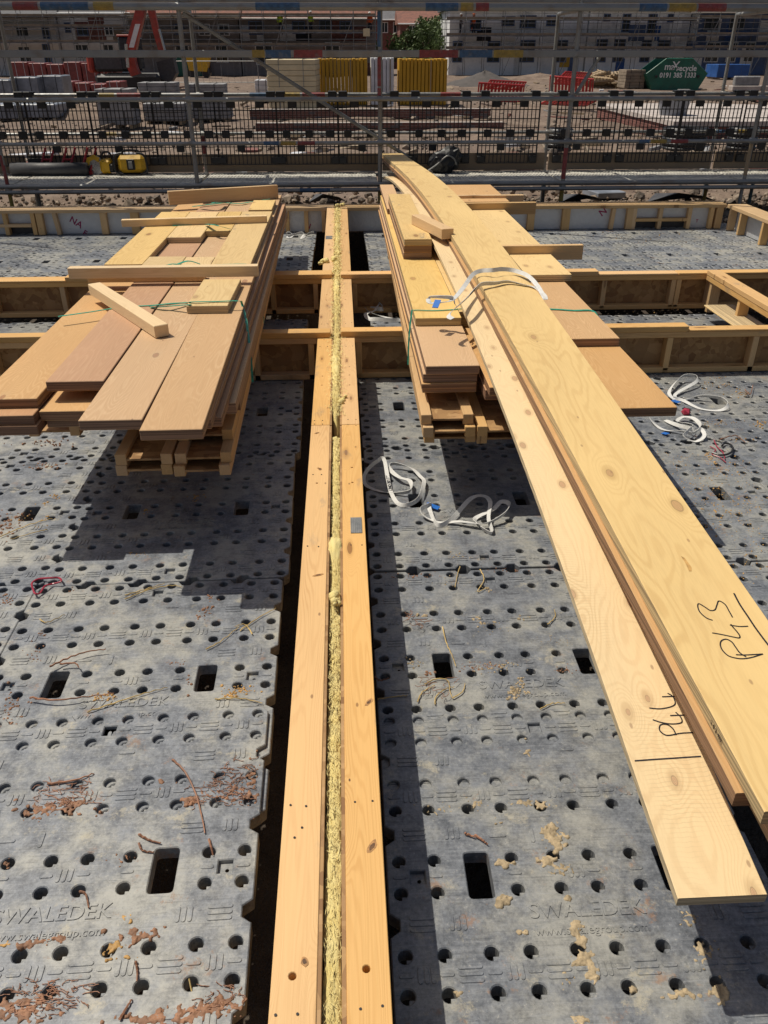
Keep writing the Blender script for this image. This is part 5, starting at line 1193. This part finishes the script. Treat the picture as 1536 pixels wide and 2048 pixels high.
def hscaf(label, x0, x1, y, lifts, top, bay=2.3, boards=True, seed=1):
    t = thing('house_scaffold', label, 'scaffold', ((x0+x1)/2, y, GZ)); q = random.Random(seed); n = int((x1-x0)/bay)
    m = MB()
    for i in range(n+1):
        x = x0+(x1-x0)*i/n
        for yy in (y, y+1.25): m.tube((x, yy, GZ), (x+q.uniform(-.05, .05), yy, top+q.uniform(-.4, .5)), .03, 5, caps=False)
    for z in lifts:
        for yy, hs in ((y, (0, .5, 1.0)), (y+1.25, (0,))):
            for h in hs: m.tube((x0-.4, yy-.04, z+h), (x1+.4, yy-.04, z+h+q.uniform(-.03, .03)), .028, 5, caps=False)
        for i in range(n+1): x = x0+(x1-x0)*i/n; m.tube((x, y, z-.03), (x, y+1.25, z-.03), .028, 5, caps=False)
    for i in range(0, n, 3): x = x0+(x1-x0)*i/n; m.tube((x, y-.08, GZ), (x+(x1-x0)/n*1.0, y-.08, lifts[-1]), .028, 5, caps=False)
    build(m, 'poles', 'pole', t, kind='stuff')
    for z in lifts:
        for i in range(n):
            xa = x0+(x1-x0)*i/n; xb = x0+(x1-x0)*(i+1)/n; m = MB(); m.box(xa+.01, xb-.01, y+.05, y+1.2, z+.01, z+.06); m.box(xa+.01, xb-.01, y+.01, y+.04, z+.06, z+.22); build(m, 'lift_board', 'board_old', t)
    return t
e1 = hz(33); 
W_ = lambda lst, y=HY: [(hx(a, y), hx(c, y), hz(b_, y), hz(t_, y), fm) for a, c, t_, b_, fm in lst]
house('pale rendered terrace with dark windows at the left edge behind scaffolding', 'terraced_house', hx(-160), hx(118), HY, e1, e1+2.6, 'render_white', 'roof_grey', W_([(-60, -30, 52, 78, 'white_paint'), (38, 64, 54, 76, 'white_paint'), (90, 104, 50, 78, 'blue_wrap'), (35, 60, 92, 125, 'white_paint'), (85, 100, 88, 140, 'blue_wrap')]))
house('pale panelled house behind the excavator boom, blue and dark windows', 'terraced_house', hx(120), hx(262), HY+.6, e1+.2, e1+2.8, 'render_white', 'roof_grey', W_([(136, 148, 46, 66, 'blue_wrap'), (160, 182, 50, 72, 'blue_wrap'), (214, 232, 48, 72, 'white_paint'), (150, 178, 88, 118, 'white_paint'), (205, 228, 88, 122, 'white_paint')], HY+.6))
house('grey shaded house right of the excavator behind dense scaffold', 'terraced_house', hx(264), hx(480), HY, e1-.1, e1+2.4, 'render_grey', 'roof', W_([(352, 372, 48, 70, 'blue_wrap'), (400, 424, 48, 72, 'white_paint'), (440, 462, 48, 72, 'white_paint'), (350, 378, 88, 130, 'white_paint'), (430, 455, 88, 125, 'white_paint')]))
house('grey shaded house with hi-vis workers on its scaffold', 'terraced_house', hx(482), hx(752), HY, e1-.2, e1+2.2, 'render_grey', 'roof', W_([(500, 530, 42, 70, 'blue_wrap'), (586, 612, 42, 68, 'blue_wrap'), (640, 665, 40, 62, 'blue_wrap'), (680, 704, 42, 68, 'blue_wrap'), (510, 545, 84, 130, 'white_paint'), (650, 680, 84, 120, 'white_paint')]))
e2 = hz(18)
house('house wrapped in white membrane behind the sand heap, two workers on it', 'terraced_house', hx(898), hx(1030), HY, e2, e2+2.4, 'wrap_white', 'roof_grey', W_([(938, 960, 38, 62, 'blue_wrap'), (1000, 1026, 32, 52, 'blue_wrap'), (905, 925, 82, 125, 'blue_wrap'), (975, 1000, 82, 125, 'blue_wrap')]))
house('house wrapped in white membrane with big blue window, middle right', 'terraced_house', hx(1031), hx(1172), HY+.3, e2+.1, e2+2.5, 'wrap_white', 'roof_grey', W_([(1036, 1068, 30, 56, 'blue_wrap'), (1088, 1108, 30, 52, 'blue_wrap'), (1040, 1070, 80, 125, 'blue_wrap'), (1110, 1135, 80, 125, 'blue_wrap')], HY+.3))
house('white wrapped house with tall dark openings above the green skip', 'terraced_house', hx(1174), hx(1372), HY, e2, e2+2.4, 'wrap_white', 'roof_grey', W_([(1200, 1214, 26, 42, 'blue_wrap'), (1238, 1254, 26, 64, 'blue_wrap'), (1288, 1306, 26, 68, 'blue_wrap'), (1326, 1338, 26, 44, 'blue_wrap'), (1192, 1214, 78, 125, 'blue_wrap'), (1228, 1250, 78, 125, 'blue_wrap'), (1282, 1302, 80, 125, 'blue_wrap'), (1314, 1340, 80, 125, 'blue_wrap')]))
house('dark timber and blue clad house at the right edge', 'terraced_house', hx(1374), hx(1700), HY, e2-.2, e2+2.0, 'blue_wrap', 'roof_grey', W_([(1412, 1440, 84, 125, 'white_paint'), (1455, 1475, 84, 125, 'white_paint'), (1490, 1510, 84, 125, 'white_paint'), (1400, 1430, 30, 60, 'pole'), (1450, 1480, 30, 60, 'pole')]))
hq = random.Random(44)
for o in [o for o in COL.objects if o.name.startswith('terraced_house')]:
    wl = [c for c in o.children if c.name.startswith('wall')][0]; xs_ = [v.co.x for v in wl.data.vertices]; ys_ = min(v.co.y for v in wl.data.vertices); zt_ = max(v.co.z for v in wl.data.vertices); white = wl.data.materials[0] == M['wrap_white'] or wl.data.materials[0] == M['blue_wrap']
    x = min(xs_)
    while x < max(xs_)-.6:
        w_ = hq.uniform(.5, 1.9); w_ = min(w_, max(xs_)-x-.05); z0 = hq.choice((GZ+.01, 2.75, 2.75)); z1 = zt_-.1 if z0 > 1 else 2.6
        if hq.random() < .62:
            m = MB(); m.box(x+.02, x+w_-.02, ys_-.010, ys_-.001, z0, hq.uniform(z0+1.0, z1))
            build(m, 'cladding_panel', hq.choice(('white_paint', 'white_paint', 'white_wrap', 'blue_wrap', 'cloth_dark', 'skip_blue') if white else ('render_grey', 'render_grey', 'board_old', 'white_wrap', 'cloth_dark', 'brick_red')), o)
        x += w_
hscaf('scaffold in front of the pale terraces at the far left', hx(-150), hx(262), HY-1.7, (hz(86), hz(56), hz(36)), hz(8), seed=2)
hscaf('scaffold in front of the grey houses in the centre left', hx(266), hx(750), HY-1.8, (hz(92), hz(66), hz(34)), hz(4), 1.9, seed=3)
hscaf('scaffold in front of the white wrapped houses', hx(888), hx(1372), HY-1.7, (hz(98), hz(72), hz(40)), hz(-6), 1.7, seed=4)
hscaf('scaffold in front of the dark house at the far right', hx(1376), hx(1690), HY-1.6, (hz(96), hz(70), hz(36)), hz(-4), 1.9, seed=5)
house('red brick house with pitched roof behind the green trees', 'brick_house', hx(800, 112), hx(905, 112), 112, hz(48, 112), hz(14, 112), 'brick_red', 'roof', W_([(818, 830, 50, 66, 'white_paint'), (850, 862, 50, 66, 'white_paint')], 112))
house('long brick house in the gap left of the trees', 'brick_house', hx(750, 118), hx(808, 118), 118, hz(40, 118), hz(8, 118), 'brick_red', 'roof_grey', W_([(762, 776, 44, 66, 'white_paint'), (786, 800, 44, 66, 'white_paint')], 118))
# trees
def tree(label, px, py_top, y, rad, seed):
    top = GY(px, py_top, y); x = top.x; q = random.Random(seed); t = thing('tree', label, 'tree', (x, y, GZ), 'trees between the houses'); hgt = top.z
    m = MB(); m.pipe(spline([(x, y, GZ), (x+.1, y, hgt*.35), (x-.1, y, hgt*.7)], 4), lambda f: .22*(1-.6*f), 7)
    for k in range(6):
        a = k*1.05; z = hgt*(.35+.06*k); m.pipe([(x, y, z), (x+math.cos(a)*rad*.5, y+math.sin(a)*rad*.5, z+hgt*.18)], lambda f: .09*(1-.6*f), 5)
    build(m, 'trunk', 'bark', t, kind='stuff')
    m = MB(); cl = [(Vector((q.gauss(0, .62)*rad, q.gauss(0, .45)*rad, hgt*(.22+.70*q.random()**1.4))), q.uniform(.28, .55)*rad) for _ in range(26)]
    for c, r in cl:
        for _ in range(75):
            d = Vector((q.gauss(0, 1), q.gauss(0, 1), q.gauss(0, 1))).normalized()*r*q.uniform(.55, 1.05); p = c+d; s = q.uniform(.10, .22)
            e = Euler((q.uniform(0, 6), q.uniform(0, 6), 0)).to_matrix(); m.add([Vector((x, y, 0))+p+e @ Vector(v)*s for v in ((-1, 0, 0), (0, -.5, .1), (1, 0, 0), (0, .5, .1))], [(0, 1, 2, 3)])
    build(m, 'crown', 'leaf', t, kind='stuff')
tree('broad green tree in front of the red brick house', 848, 32, 92, 2.0, 1)
tree('small rounded green tree left of the broad one', 818, 55, 91, 1.4, 2)
tree('green tree partly hidden by the white wrapped house', 878, 36, 94, 1.8, 3)
tree('bushy low green tree in front of the trees by the mesh fence', 852, 66, 90, 1.5, 4)
# workers
def person(label, px, py_feet, y, face, pose, top, legs, hat):
    f = GY(px, py_feet, y); x, z0 = f.x, f.z; me = bpy.data.meshes.new('p'); a = R(face)
    J = {'pel': (0, 0, .95), 'chest': (0, -.02, 1.32), 'neck': (0, -.03, 1.50), 'head': (0, -.05, 1.64), 'crown': (0, -.05, 1.72),
         'sl': (-.19, -.01, 1.42), 'el': (-.26, .0, 1.13), 'wl': (-.22, -.16, .95), 'hl': (-.21, -.24, .90), 'sr': (.19, -.01, 1.42), 'er': (.27, .02, 1.13), 'wr': (.24, -.14, .96), 'hr': (.23, -.22, .92),
         'tl': (-.10, 0, .88), 'kl': (-.11, -.03, .50), 'al': (-.11, .02, .08), 'fl': (-.12, -.16, .04), 'tr': (.10, 0, .88), 'kr': (.12, .0, .50), 'ar': (.12, .05, .08), 'fr': (.13, -.13, .04)}
    J.update(pose); rad = dict(pel=.15, chest=.165, neck=.065, head=.105, crown=.085, sl=.085, el=.055, wl=.04, hl=.045, sr=.085, er=.055, wr=.04, hr=.045, tl=.105, kl=.075, al=.055, fl=.045, tr=.105, kr=.075, ar=.055, fr=.045)
    ks = list(J); ed = [('pel', 'chest'), ('chest', 'neck'), ('neck', 'head'), ('head', 'crown'), ('chest', 'sl'), ('sl', 'el'), ('el', 'wl'), ('wl', 'hl'), ('chest', 'sr'), ('sr', 'er'), ('er', 'wr'), ('wr', 'hr'), ('pel', 'tl'), ('tl', 'kl'), ('kl', 'al'), ('al', 'fl'), ('pel', 'tr'), ('tr', 'kr'), ('kr', 'ar'), ('ar', 'fr')]
    me.from_pydata([J[k] for k in ks], [(ks.index(i), ks.index(j)) for i, j in ed], []); o = bpy.data.objects.new('tmp', me); COL.objects.link(o)
    sk = o.modifiers.new('s', 'SKIN'); o.modifiers.new('u', 'SUBSURF').levels = 1
    for i, k in enumerate(ks): me.skin_vertices[0].data[i].radius = (rad[k], rad[k]*(.72 if k in ('chest', 'pel') else 1)); me.skin_vertices[0].data[i].use_root = (k == 'pel')
    dg = bpy.context.evaluated_depsgraph_get(); dg.update(); bm_ = bpy.data.meshes.new_from_object(o.evaluated_get(dg)); bpy.data.objects.remove(o)
    bm_.materials.clear()
    for k in ('skin', top, legs, 'cloth_dark'): bm_.materials.append(M[k])
    hz_ = {k: Vector(J[k]) for k in ('hl', 'hr', 'head')}
    for pl in bm_.polygons:
        c = pl.center; hand = min((c-hz_['hl']).length, (c-hz_['hr']).length) < .07
        pl.material_index = 0 if (c.z > 1.53 or hand) else (3 if c.z < .11 else (2 if c.z < .97 and abs(c.x) < .2 and c.y > -.14 else 1)); pl.use_smooth = True
    t = put('person', bm_, (x, y, z0), (0, 0, a)); tag(t, label, 'person')
    m = MB(); hd = Vector(J['head'])+Vector((0, 0, .05)); n = 12
    for j in range(5):
        ph = j/4*math.pi/2
        for i in range(n): m.v.append((hd.x+.125*math.cos(ph)*math.cos(2*math.pi*i/n), hd.y+.14*math.cos(ph)*math.sin(2*math.pi*i/n), hd.z+.12*math.sin(ph)))
    for j in range(4):
        for i in range(n): m.f.append((j*n+i, j*n+(i+1) % n, (j+1)*n+(i+1) % n, (j+1)*n+i))
    m.f.append(tuple(range(n))[::-1]); m.mi = [0]*len(m.f); h = put('hard_hat', smooth(m.mesh('hard_hat', hat)), (x, y, z0), (0, 0, 0), t)
    m = MB(); m.box(hd.x-.016, hd.x+.016, hd.y-.135, hd.y-.105, hd.z-.07, hd.z-.03); m.box(hd.x-.03, hd.x+.03, hd.y-.115, hd.y-.10, hd.z-.115, hd.z-.10); put('face', m.mesh('face', 'skin'), (x, y, z0), (0, 0, 0), t)['kind'] = 'stuff'
    return t
FY = HY-1.1
person('worker in dark clothes standing on the white house scaffold, facing right', 920, 72, FY, 70, {'el': (-.30, -.05, 1.15), 'wl': (-.20, -.26, 1.12), 'hl': (-.16, -.33, 1.13)}, 'cloth_grey', 'cloth_dark', 'white_paint')
person('worker in orange vest and dark trousers on the white house scaffold', 947, 72, FY, -60, {'er': (.30, -.1, 1.18), 'wr': (.20, -.30, 1.22), 'hr': (.17, -.37, 1.24), 'kl': (-.12, -.12, .52), 'al': (-.12, .05, .12), 'fl': (-.13, -.10, .07)}, 'hivis_orange', 'cloth_dark', 'hivis_orange')
person('worker in lime hi-vis jacket on the grey house scaffold, leftmost of three', 562, 70, FY, 0, {'pel': (0, .05, .85), 'chest': (0, -.08, 1.2), 'neck': (0, -.14, 1.36), 'head': (0, -.18, 1.5), 'crown': (0, -.19, 1.58)}, 'hivis_yellow', 'cloth_dark', 'white_paint')
person('worker in lime hi-vis vest on the grey house scaffold, middle of three', 622, 68, FY, 40, {}, 'hivis_yellow', 'cloth_dark', 'white_paint')
person('worker in orange hi-vis jacket by the yellow notice, rightmost of three', 740, 70, FY, -30, {}, 'hivis_orange', 'cloth_dark', 'white_paint')
p = GY(733, 65, HY-2.2); t = thing('notice_board', 'small pale yellow notice fixed to the scaffold by the orange worker', 'sign', p); m = MB(); m.cbox(p.x-.3, p.x+.3, p.y, p.y+.03, p.z-.3, p.z+.3, .005); build(m, 'panel', 'cream_board', t); m = MB(); m.tube((p.x, p.y+.05, GZ), (p.x, p.y+.05, p.z+.2), .03, 6); build(m, 'post', 'pole', t)

# ================================================================== DIRT, ROOTS AND STRAW ON THE DECK
def clods(name, lst, mat, seed, z=.0, fz=None):
    fz = (z > .01) if fz is None else fz
    b = MB(); q = random.Random(seed)
    for px, py, rx, ry, n, r in lst:
        for _ in range(n):
            x, y = px+q.gauss(0, .5)*rx, py+q.gauss(0, .5)*ry; p = G(x, y, z); rr = max(.0042, r*.72*q.uniform(.4, 1.15)**1.3) if fz else r*.7*q.uniform(.3, 1.1)
            stone(b, (p.x, p.y, z-rr*(.25 if fz else .1)), rr, q)
    return struct(name, fuse(b.mesh(name, mat), mat, seed) if fz else b.mesh(name, mat), kind='stuff')
def fuse(me, mat, seed, vox=.0034):
    o = bpy.data.objects.new('tmp', me); COL.objects.link(o); r = o.modifiers.new('r', 'REMESH'); r.mode = 'VOXEL'; r.voxel_size = vox
    sm = o.modifiers.new('s', 'SMOOTH'); sm.iterations = 3; sm.factor = .6
    dg = bpy.context.evaluated_depsgraph_get(); dg.update(); me2 = bpy.data.meshes.new_from_object(o.evaluated_get(dg)); bpy.data.objects.remove(o)
    me2.materials.clear(); me2.materials.append(M[mat])
    for v in me2.vertices: v.co += v.normal*(.0030*mn.noise(v.co*130+Vector((seed, 0, 0)))+.0022*mn.noise(v.co*320))
    return smooth(me2)
NZ = .016                                            # the nearest panels lie a little higher
clods('red_mud', [(110, 1618, 75, 14, 90, .010), (70, 1632, 30, 14, 26, .010), (150, 1605, 40, 8, 40, .009), (378, 1600, 22, 10, 26, .011), (440, 1592, 60, 14, 50, .008), (480, 1585, 30, 26, 40, .009), (505, 1560, 14, 60, 60, .009), (20, 2020, 60, 26, 120, .009), (75, 2010, 40, 30, 60, .008), (320, 2040, 90, 14, 90, .010), (400, 2020, 60, 18, 70, .010), (450, 2005, 40, 25, 60, .009), (275, 1868, 50, 16, 46, .011), (80, 1880, 70, 14, 40, .008), (52, 1892, 18, 6, 12, .012), (10, 1730, 14, 10, 12, .007), (250, 1722, 30, 14, 16, .004), (365, 1535, 12, 60, 12, .006), (320, 1568, 8, 22, 8, .009)], 'mud_red', 1, NZ)
clods('orange_mud', [(228, 1895, 20, 14, 22, .009), (214, 1912, 12, 10, 10, .010), (250, 1915, 26, 8, 14, .006), (255, 1838, 20, 12, 16, .007), (22, 1893, 20, 8, 12, .006)], 'mud_orange', 2, NZ)
clods('orange_mud', [(482, 1380, 34, 10, 46, .008), (460, 1388, 18, 9, 24, .009), (212, 1394, 20, 10, 26, .008), (192, 1398, 14, 8, 12, .008), (70, 1040, 60, 18, 26, .008), (112, 995, 12, 8, 16, .010), (90, 1008, 12, 6, 10, .009), (396, 994, 18, 8, 20, .010), (295, 1020, 10, 8, 8, .008), (275, 1108, 18, 5, 14, .007)], 'mud_orange', 3)
clods('red_mud', [(418, 1196, 16, 7, 12, .009), (413, 1222, 18, 8, 14, .010), (404, 1236, 16, 6, 10, .009), (83, 1270, 12, 6, 12, .008), (70, 1310, 24, 20, 26, .006), (378, 1370, 12, 26, 10, .009), (25, 1410, 30, 30, 50, .008), (15, 1440, 20, 30, 36, .008), (12, 1050, 22, 26, 60, .012), (38, 1035, 20, 18, 30, .010), (95, 885, 55, 8, 46, .011), (85, 930, 40, 9, 40, .012), (360, 1325, 20, 10, 14, .006), (140, 1180, 8, 10, 10, .006), (10, 1200, 24, 12, 30, .010)], 'mud_red', 4)
clods('tan_mud', [(1098, 1660, 20, 16, 60, .011), (1112, 1685, 18, 20, 50, .012), (1100, 1720, 22, 9, 36, .011), (1122, 1740, 26, 12, 50, .008), (1008, 1727, 16, 9, 26, .012), (996, 1806, 12, 7, 10, .016), (1018, 1802, 9, 6, 6, .015), (1133, 1796, 9, 6, 5, .015), (1152, 1856, 12, 16, 40, .011), (1160, 1880, 9, 9, 20, .011), (1170, 1918, 18, 22, 70, .011), (1184, 1945, 12, 16, 40, .012), (1132, 1955, 14, 24, 20, .006), (1165, 2040, 22, 12, 30, .007), (1038, 1866, 5, 4, 3, .012), (1054, 1866, 5, 4, 3, .012), (1060, 1607, 40, 6, 40, .007), (1090, 1612, 30, 5, 26, .008), (1000, 1640, 16, 8, 7, .008), (955, 1605, 40, 10, 26, .004), (1052, 1478, 5, 5, 3, .010), (1056, 1505, 8, 9, 8, .012), (900, 1614, 70, 14, 30, .003), (1360, 1990, 40, 10, 30, .009), (1440, 1985, 16, 26, 40, .011), (1410, 1905, 26, 22, 50, .008), (1380, 1840, 26, 20, 36, .006), (920, 1985, 16, 6, 12, .008), (1268, 1978, 10, 6, 10, .009)], 'mud_tan', 5, .014)
clods('tan_mud', [(1030, 1384, 14, 12, 40, .010), (1040, 1366, 12, 10, 20, .009), (1005, 1330, 26, 8, 16, .008), (985, 1340, 40, 9, 26, .007), (1052, 1388, 10, 5, 6, .010), (955, 1240, 10, 7, 8, .014), (975, 1248, 26, 5, 14, .009), (1045, 1237, 12, 5, 8, .010), (915, 1113, 26, 9, 40, .006), (975, 1180, 10, 6, 10, .010), (845, 1232, 16, 5, 10, .010), (830, 1325, 16, 10, 20, .007), (990, 1255, 40, 26, 30, .004), (920, 1165, 60, 14, 26, .005), (1120, 1280, 50, 14, 60, .003)], 'mud_tan', 6)
clods('red_mud', [(975, 1330, 60, 8, 50, .006), (950, 1336, 30, 6, 26, .006), (860, 1346, 8, 6, 8, .012), (1130, 1340, 20, 10, 20, .006), (820, 1152, 60, 6, 26, .007), (1000, 1140, 60, 6, 20, .006)], 'mud_red', 7)
clods('sawdust', [(1440, 770, 40, 10, 50, .006), (1480, 785, 30, 9, 40, .007), (1430, 752, 20, 9, 26, .006), (1440, 846, 50, 6, 50, .006), (1520, 846, 16, 7, 30, .008), (1390, 985, 60, 50, 160, .006), (1450, 940, 60, 30, 120, .006), (1440, 1020, 60, 40, 120, .007), (1400, 1060, 40, 26, 80, .006), (1500, 1000, 40, 60, 110, .006), (1420, 915, 20, 12, 40, .009), (1350, 920, 60, 26, 80, .005), (1480, 880, 50, 6, 20, .007), (1500, 1100, 30, 60, 60, .006), (1300, 470, 160, 30, 80, .010), (1400, 560, 60, 14, 30, .009), (1330, 612, 60, 14, 60, .009)], 'mud_orange', 8)
def strands(name, lst, mat, r, z=.004):
    b = MB()
    for k, pts in enumerate(lst):
        P = [G(x, y, z) for x, y in pts]; P = [p+Vector((0, 0, .006*abs(math.sin(i*1.7+k)))) for i, p in enumerate(spline(P, 5))]; b.pipe(P, lambda f: r*(1-.5*f), 5)
    return struct(name, b.mesh(name, mat), kind='stuff')
strands('straw', [[(480, 1262), (520, 1235), (552, 1218)], [(505, 1270), (490, 1250), (470, 1255)], [(250, 1200), (300, 1180), (345, 1172), (365, 1176)], [(175, 1425), (240, 1404), (290, 1388), (335, 1376)], [(250, 1192), (290, 1180), (330, 1168)], [(320, 1840), (330, 1870), (352, 1900), (372, 1935), (385, 1990), (400, 2040)], [(455, 1918), (430, 1945), (405, 1985), (392, 2012)], [(412, 1300), (440, 1285), (478, 1255)], [(920, 1135), (915, 1150), (910, 1175)], [(960, 1140), (968, 1160), (955, 1185), (975, 1175)], [(885, 1255), (892, 1285), (903, 1310), (912, 1335)], [(850, 1370), (870, 1360), (895, 1362), (900, 1385), (905, 1398)], [(835, 1405), (845, 1385), (870, 1372)], [(905, 1398), (925, 1385), (930, 1368)], [(870, 1410), (872, 1395), (890, 1380), (908, 1375)], [(1080, 1420), (1105, 1408), (1130, 1408)], [(755, 1400), (790, 1395), (815, 1392)], [(1095, 1250), (1110, 1235), (1108, 1220)], [(0, 1075), (60, 1050), (105, 1038)], [(95, 1060), (70, 1066), (20, 1080)], [(430, 1400), (480, 1398), (525, 1408)], [(80, 720+520), (95, 1246), (130, 1230)]], 'straw', .0028)
strands('roots', [[(60, 1396), (110, 1402), (165, 1396), (228, 1388)], [(100, 1335), (135, 1318), (175, 1305), (212, 1300)], [(120, 1330), (150, 1328), (158, 1336)], [(345, 1520), (370, 1545), (392, 1590), (405, 1640), (410, 1668)], [(418, 1680), (424, 1702), (426, 1712)], [(95, 1570), (150, 1562), (188, 1548)], [(278, 1670), (300, 1682), (322, 1688)], [(278, 1688), (285, 1702), (308, 1706)], [(240, 2040), (252, 2020), (264, 2000)], [(272, 1925), (275, 1945), (274, 1965)], [(160, 1785), (172, 1790), (178, 1818)], [(1490, 600+180), (1500, 790), (1506, 770)], [(1440, 880), (1470, 872), (1490, 886)], [(950, 1672), (965, 1682), (975, 1690)], [(930, 1668), (950, 1676)], [(750, 1350+5), (760, 1362), (778, 1358)]], 'root', .0040, .018)
# fine root hairs matted around the mud
b = MB(); q = random.Random(17)
for px, py, rx, ry, n in ((130, 1590, 60, 24, 60), (470, 1560, 40, 40, 60), (120, 1990, 60, 30, 50), (420, 1580, 60, 30, 40), (70, 2000, 60, 30, 40), (430, 2000, 60, 30, 30), (880, 1375, 40, 20, 16), (830, 1240, 24, 14, 14)):
    for _ in range(n):
        x, y = px+q.uniform(-rx, rx), py+q.uniform(-ry, ry); P = []
        a = q.uniform(0, 6)
        for i in range(5): P.append(G(x, y, .017)+Vector((0, 0, .004*q.random()))); x += math.cos(a)*6; y += math.sin(a)*3; a += q.uniform(-1, 1)
        b.pipe(P, .0011, 4)
struct('root_hairs', b.mesh('root_hairs', 'root'), kind='stuff')
# bent red wire, black hook and red string
b = MB(); b.pipe(spline([G(x, y, .012+.01*(i % 2)) for i, (x, y) in enumerate(((66, 1178), (64, 1166), (78, 1158), (100, 1156), (118, 1156), (122, 1163), (105, 1168), (90, 1172), (80, 1186), (70, 1187), (66, 1178)))], 5), .0042, 6)
tag(build(b, 'bent_wire', 'red_wire'), 'bent loop of red wire lying over the deck seam at the left', 'wire')
b = MB(); b.pipe(spline([G(x, y, .015) for x, y in ((1424, 905), (1440, 910), (1456, 908), (1466, 900), (1462, 890), (1450, 886), (1444, 892))], 5), .006, 6)
tag(build(b, 'black_hook', 'black'), 'black curved cable end on the deck beside the knotted sling', 'cable')
b = MB()
for pts in (((1420, 893), (1432, 900), (1424, 908), (1440, 915), (1452, 925)), ((1428, 880), (1434, 893), (1446, 905), (1450, 918))): b.pipe(spline([G(x, y, .01) for x, y in pts], 4), .003, 5)
tag(build(b, 'red_string', 'red_wire', ), 'tangled dark red string by the knotted sling', 'string')
p = G(1372, 828, .0); b = MB(); stone(b, (p.x, p.y, .012), .03, random.Random(3)); tag(build(b, 'red_scrap', 'red_wire'), 'crumpled pinkish red scrap of plastic near the jutting brown board', 'scrap')
# flat slab and dark membrane scraps on the rubble
p = G(1212, 388, .02); m = MB(); m.cbox(p.x-.24, p.x+.24, p.y-.2, p.y+.35, -.02, .07, .01, mat=Matrix.Translation((p.x, p.y, 0)) @ Matrix.Rotation(R(12), 4, 'Z') @ Matrix.Translation((-p.x, -p.y, 0))); tag(build(m, 'paving_slab', 'wrap_grey'), 'dark grey square slab lying on the rubble beyond the far wall', 'slab')
for px, py, lab, w_ in ((1160, 402, 'dark torn membrane scrap on the rubble left of the slab', .35), (1360, 400, 'dark torn membrane scrap on the rubble right of slab', .55), (655, 402, 'dark membrane scrap at the far end of the party wall', .3)):
    p = G(px, py, .03); m = MB(); pts = [(-w_, -.1, .02), (-w_*.2, -.18, .16), (w_*.6, -.1, .10), (w_, 0, .02), (w_*.3, .25, .04), (-w_*.6, .2, .10)]; m.add([(p.x+a, p.y+c, d) for a, c, d in pts]+[(p.x+a, p.y+c, d-.006) for a, c, d in pts], [tuple(range(6)), tuple(range(11, 5, -1))]+[(i, 6+i, 6+(i+1) % 6, (i+1) % 6) for i in range(6)]); tag(build(m, 'membrane_scrap', 'rubber'), lab, 'scrap')
# scattered site litter between the packs: sticks, sheets, broken bits
b = MB(); q = random.Random(31)
for _ in range(420):
    y = 15.5+q.random()**1.6*52; x = q.uniform(-.50, .52)*y; a = q.uniform(0, 3.14); L = q.uniform(.15, 1.5)*(1 if q.random() < .5 else .4); w_ = q.uniform(.03, .12) if q.random() < .75 else q.uniform(.2, .6)
    mt = q.choice((0, 0, 1, 1, 2, 3, 4)); b.box(-L/2, L/2, -w_/2, w_/2, 0, q.uniform(.02, .09), mt, Matrix.Translation((x, y, GZ+q.uniform(.0, .05))) @ Matrix.Rotation(a, 4, 'Z') @ Matrix.Rotation(q.uniform(-.15, .15), 4, 'Y'))
struct('site_litter', b.mesh('site_litter', ['pallet_wood', 'board_old', 'white_wrap', 'block_grey', 'brick_red']), kind='stuff')
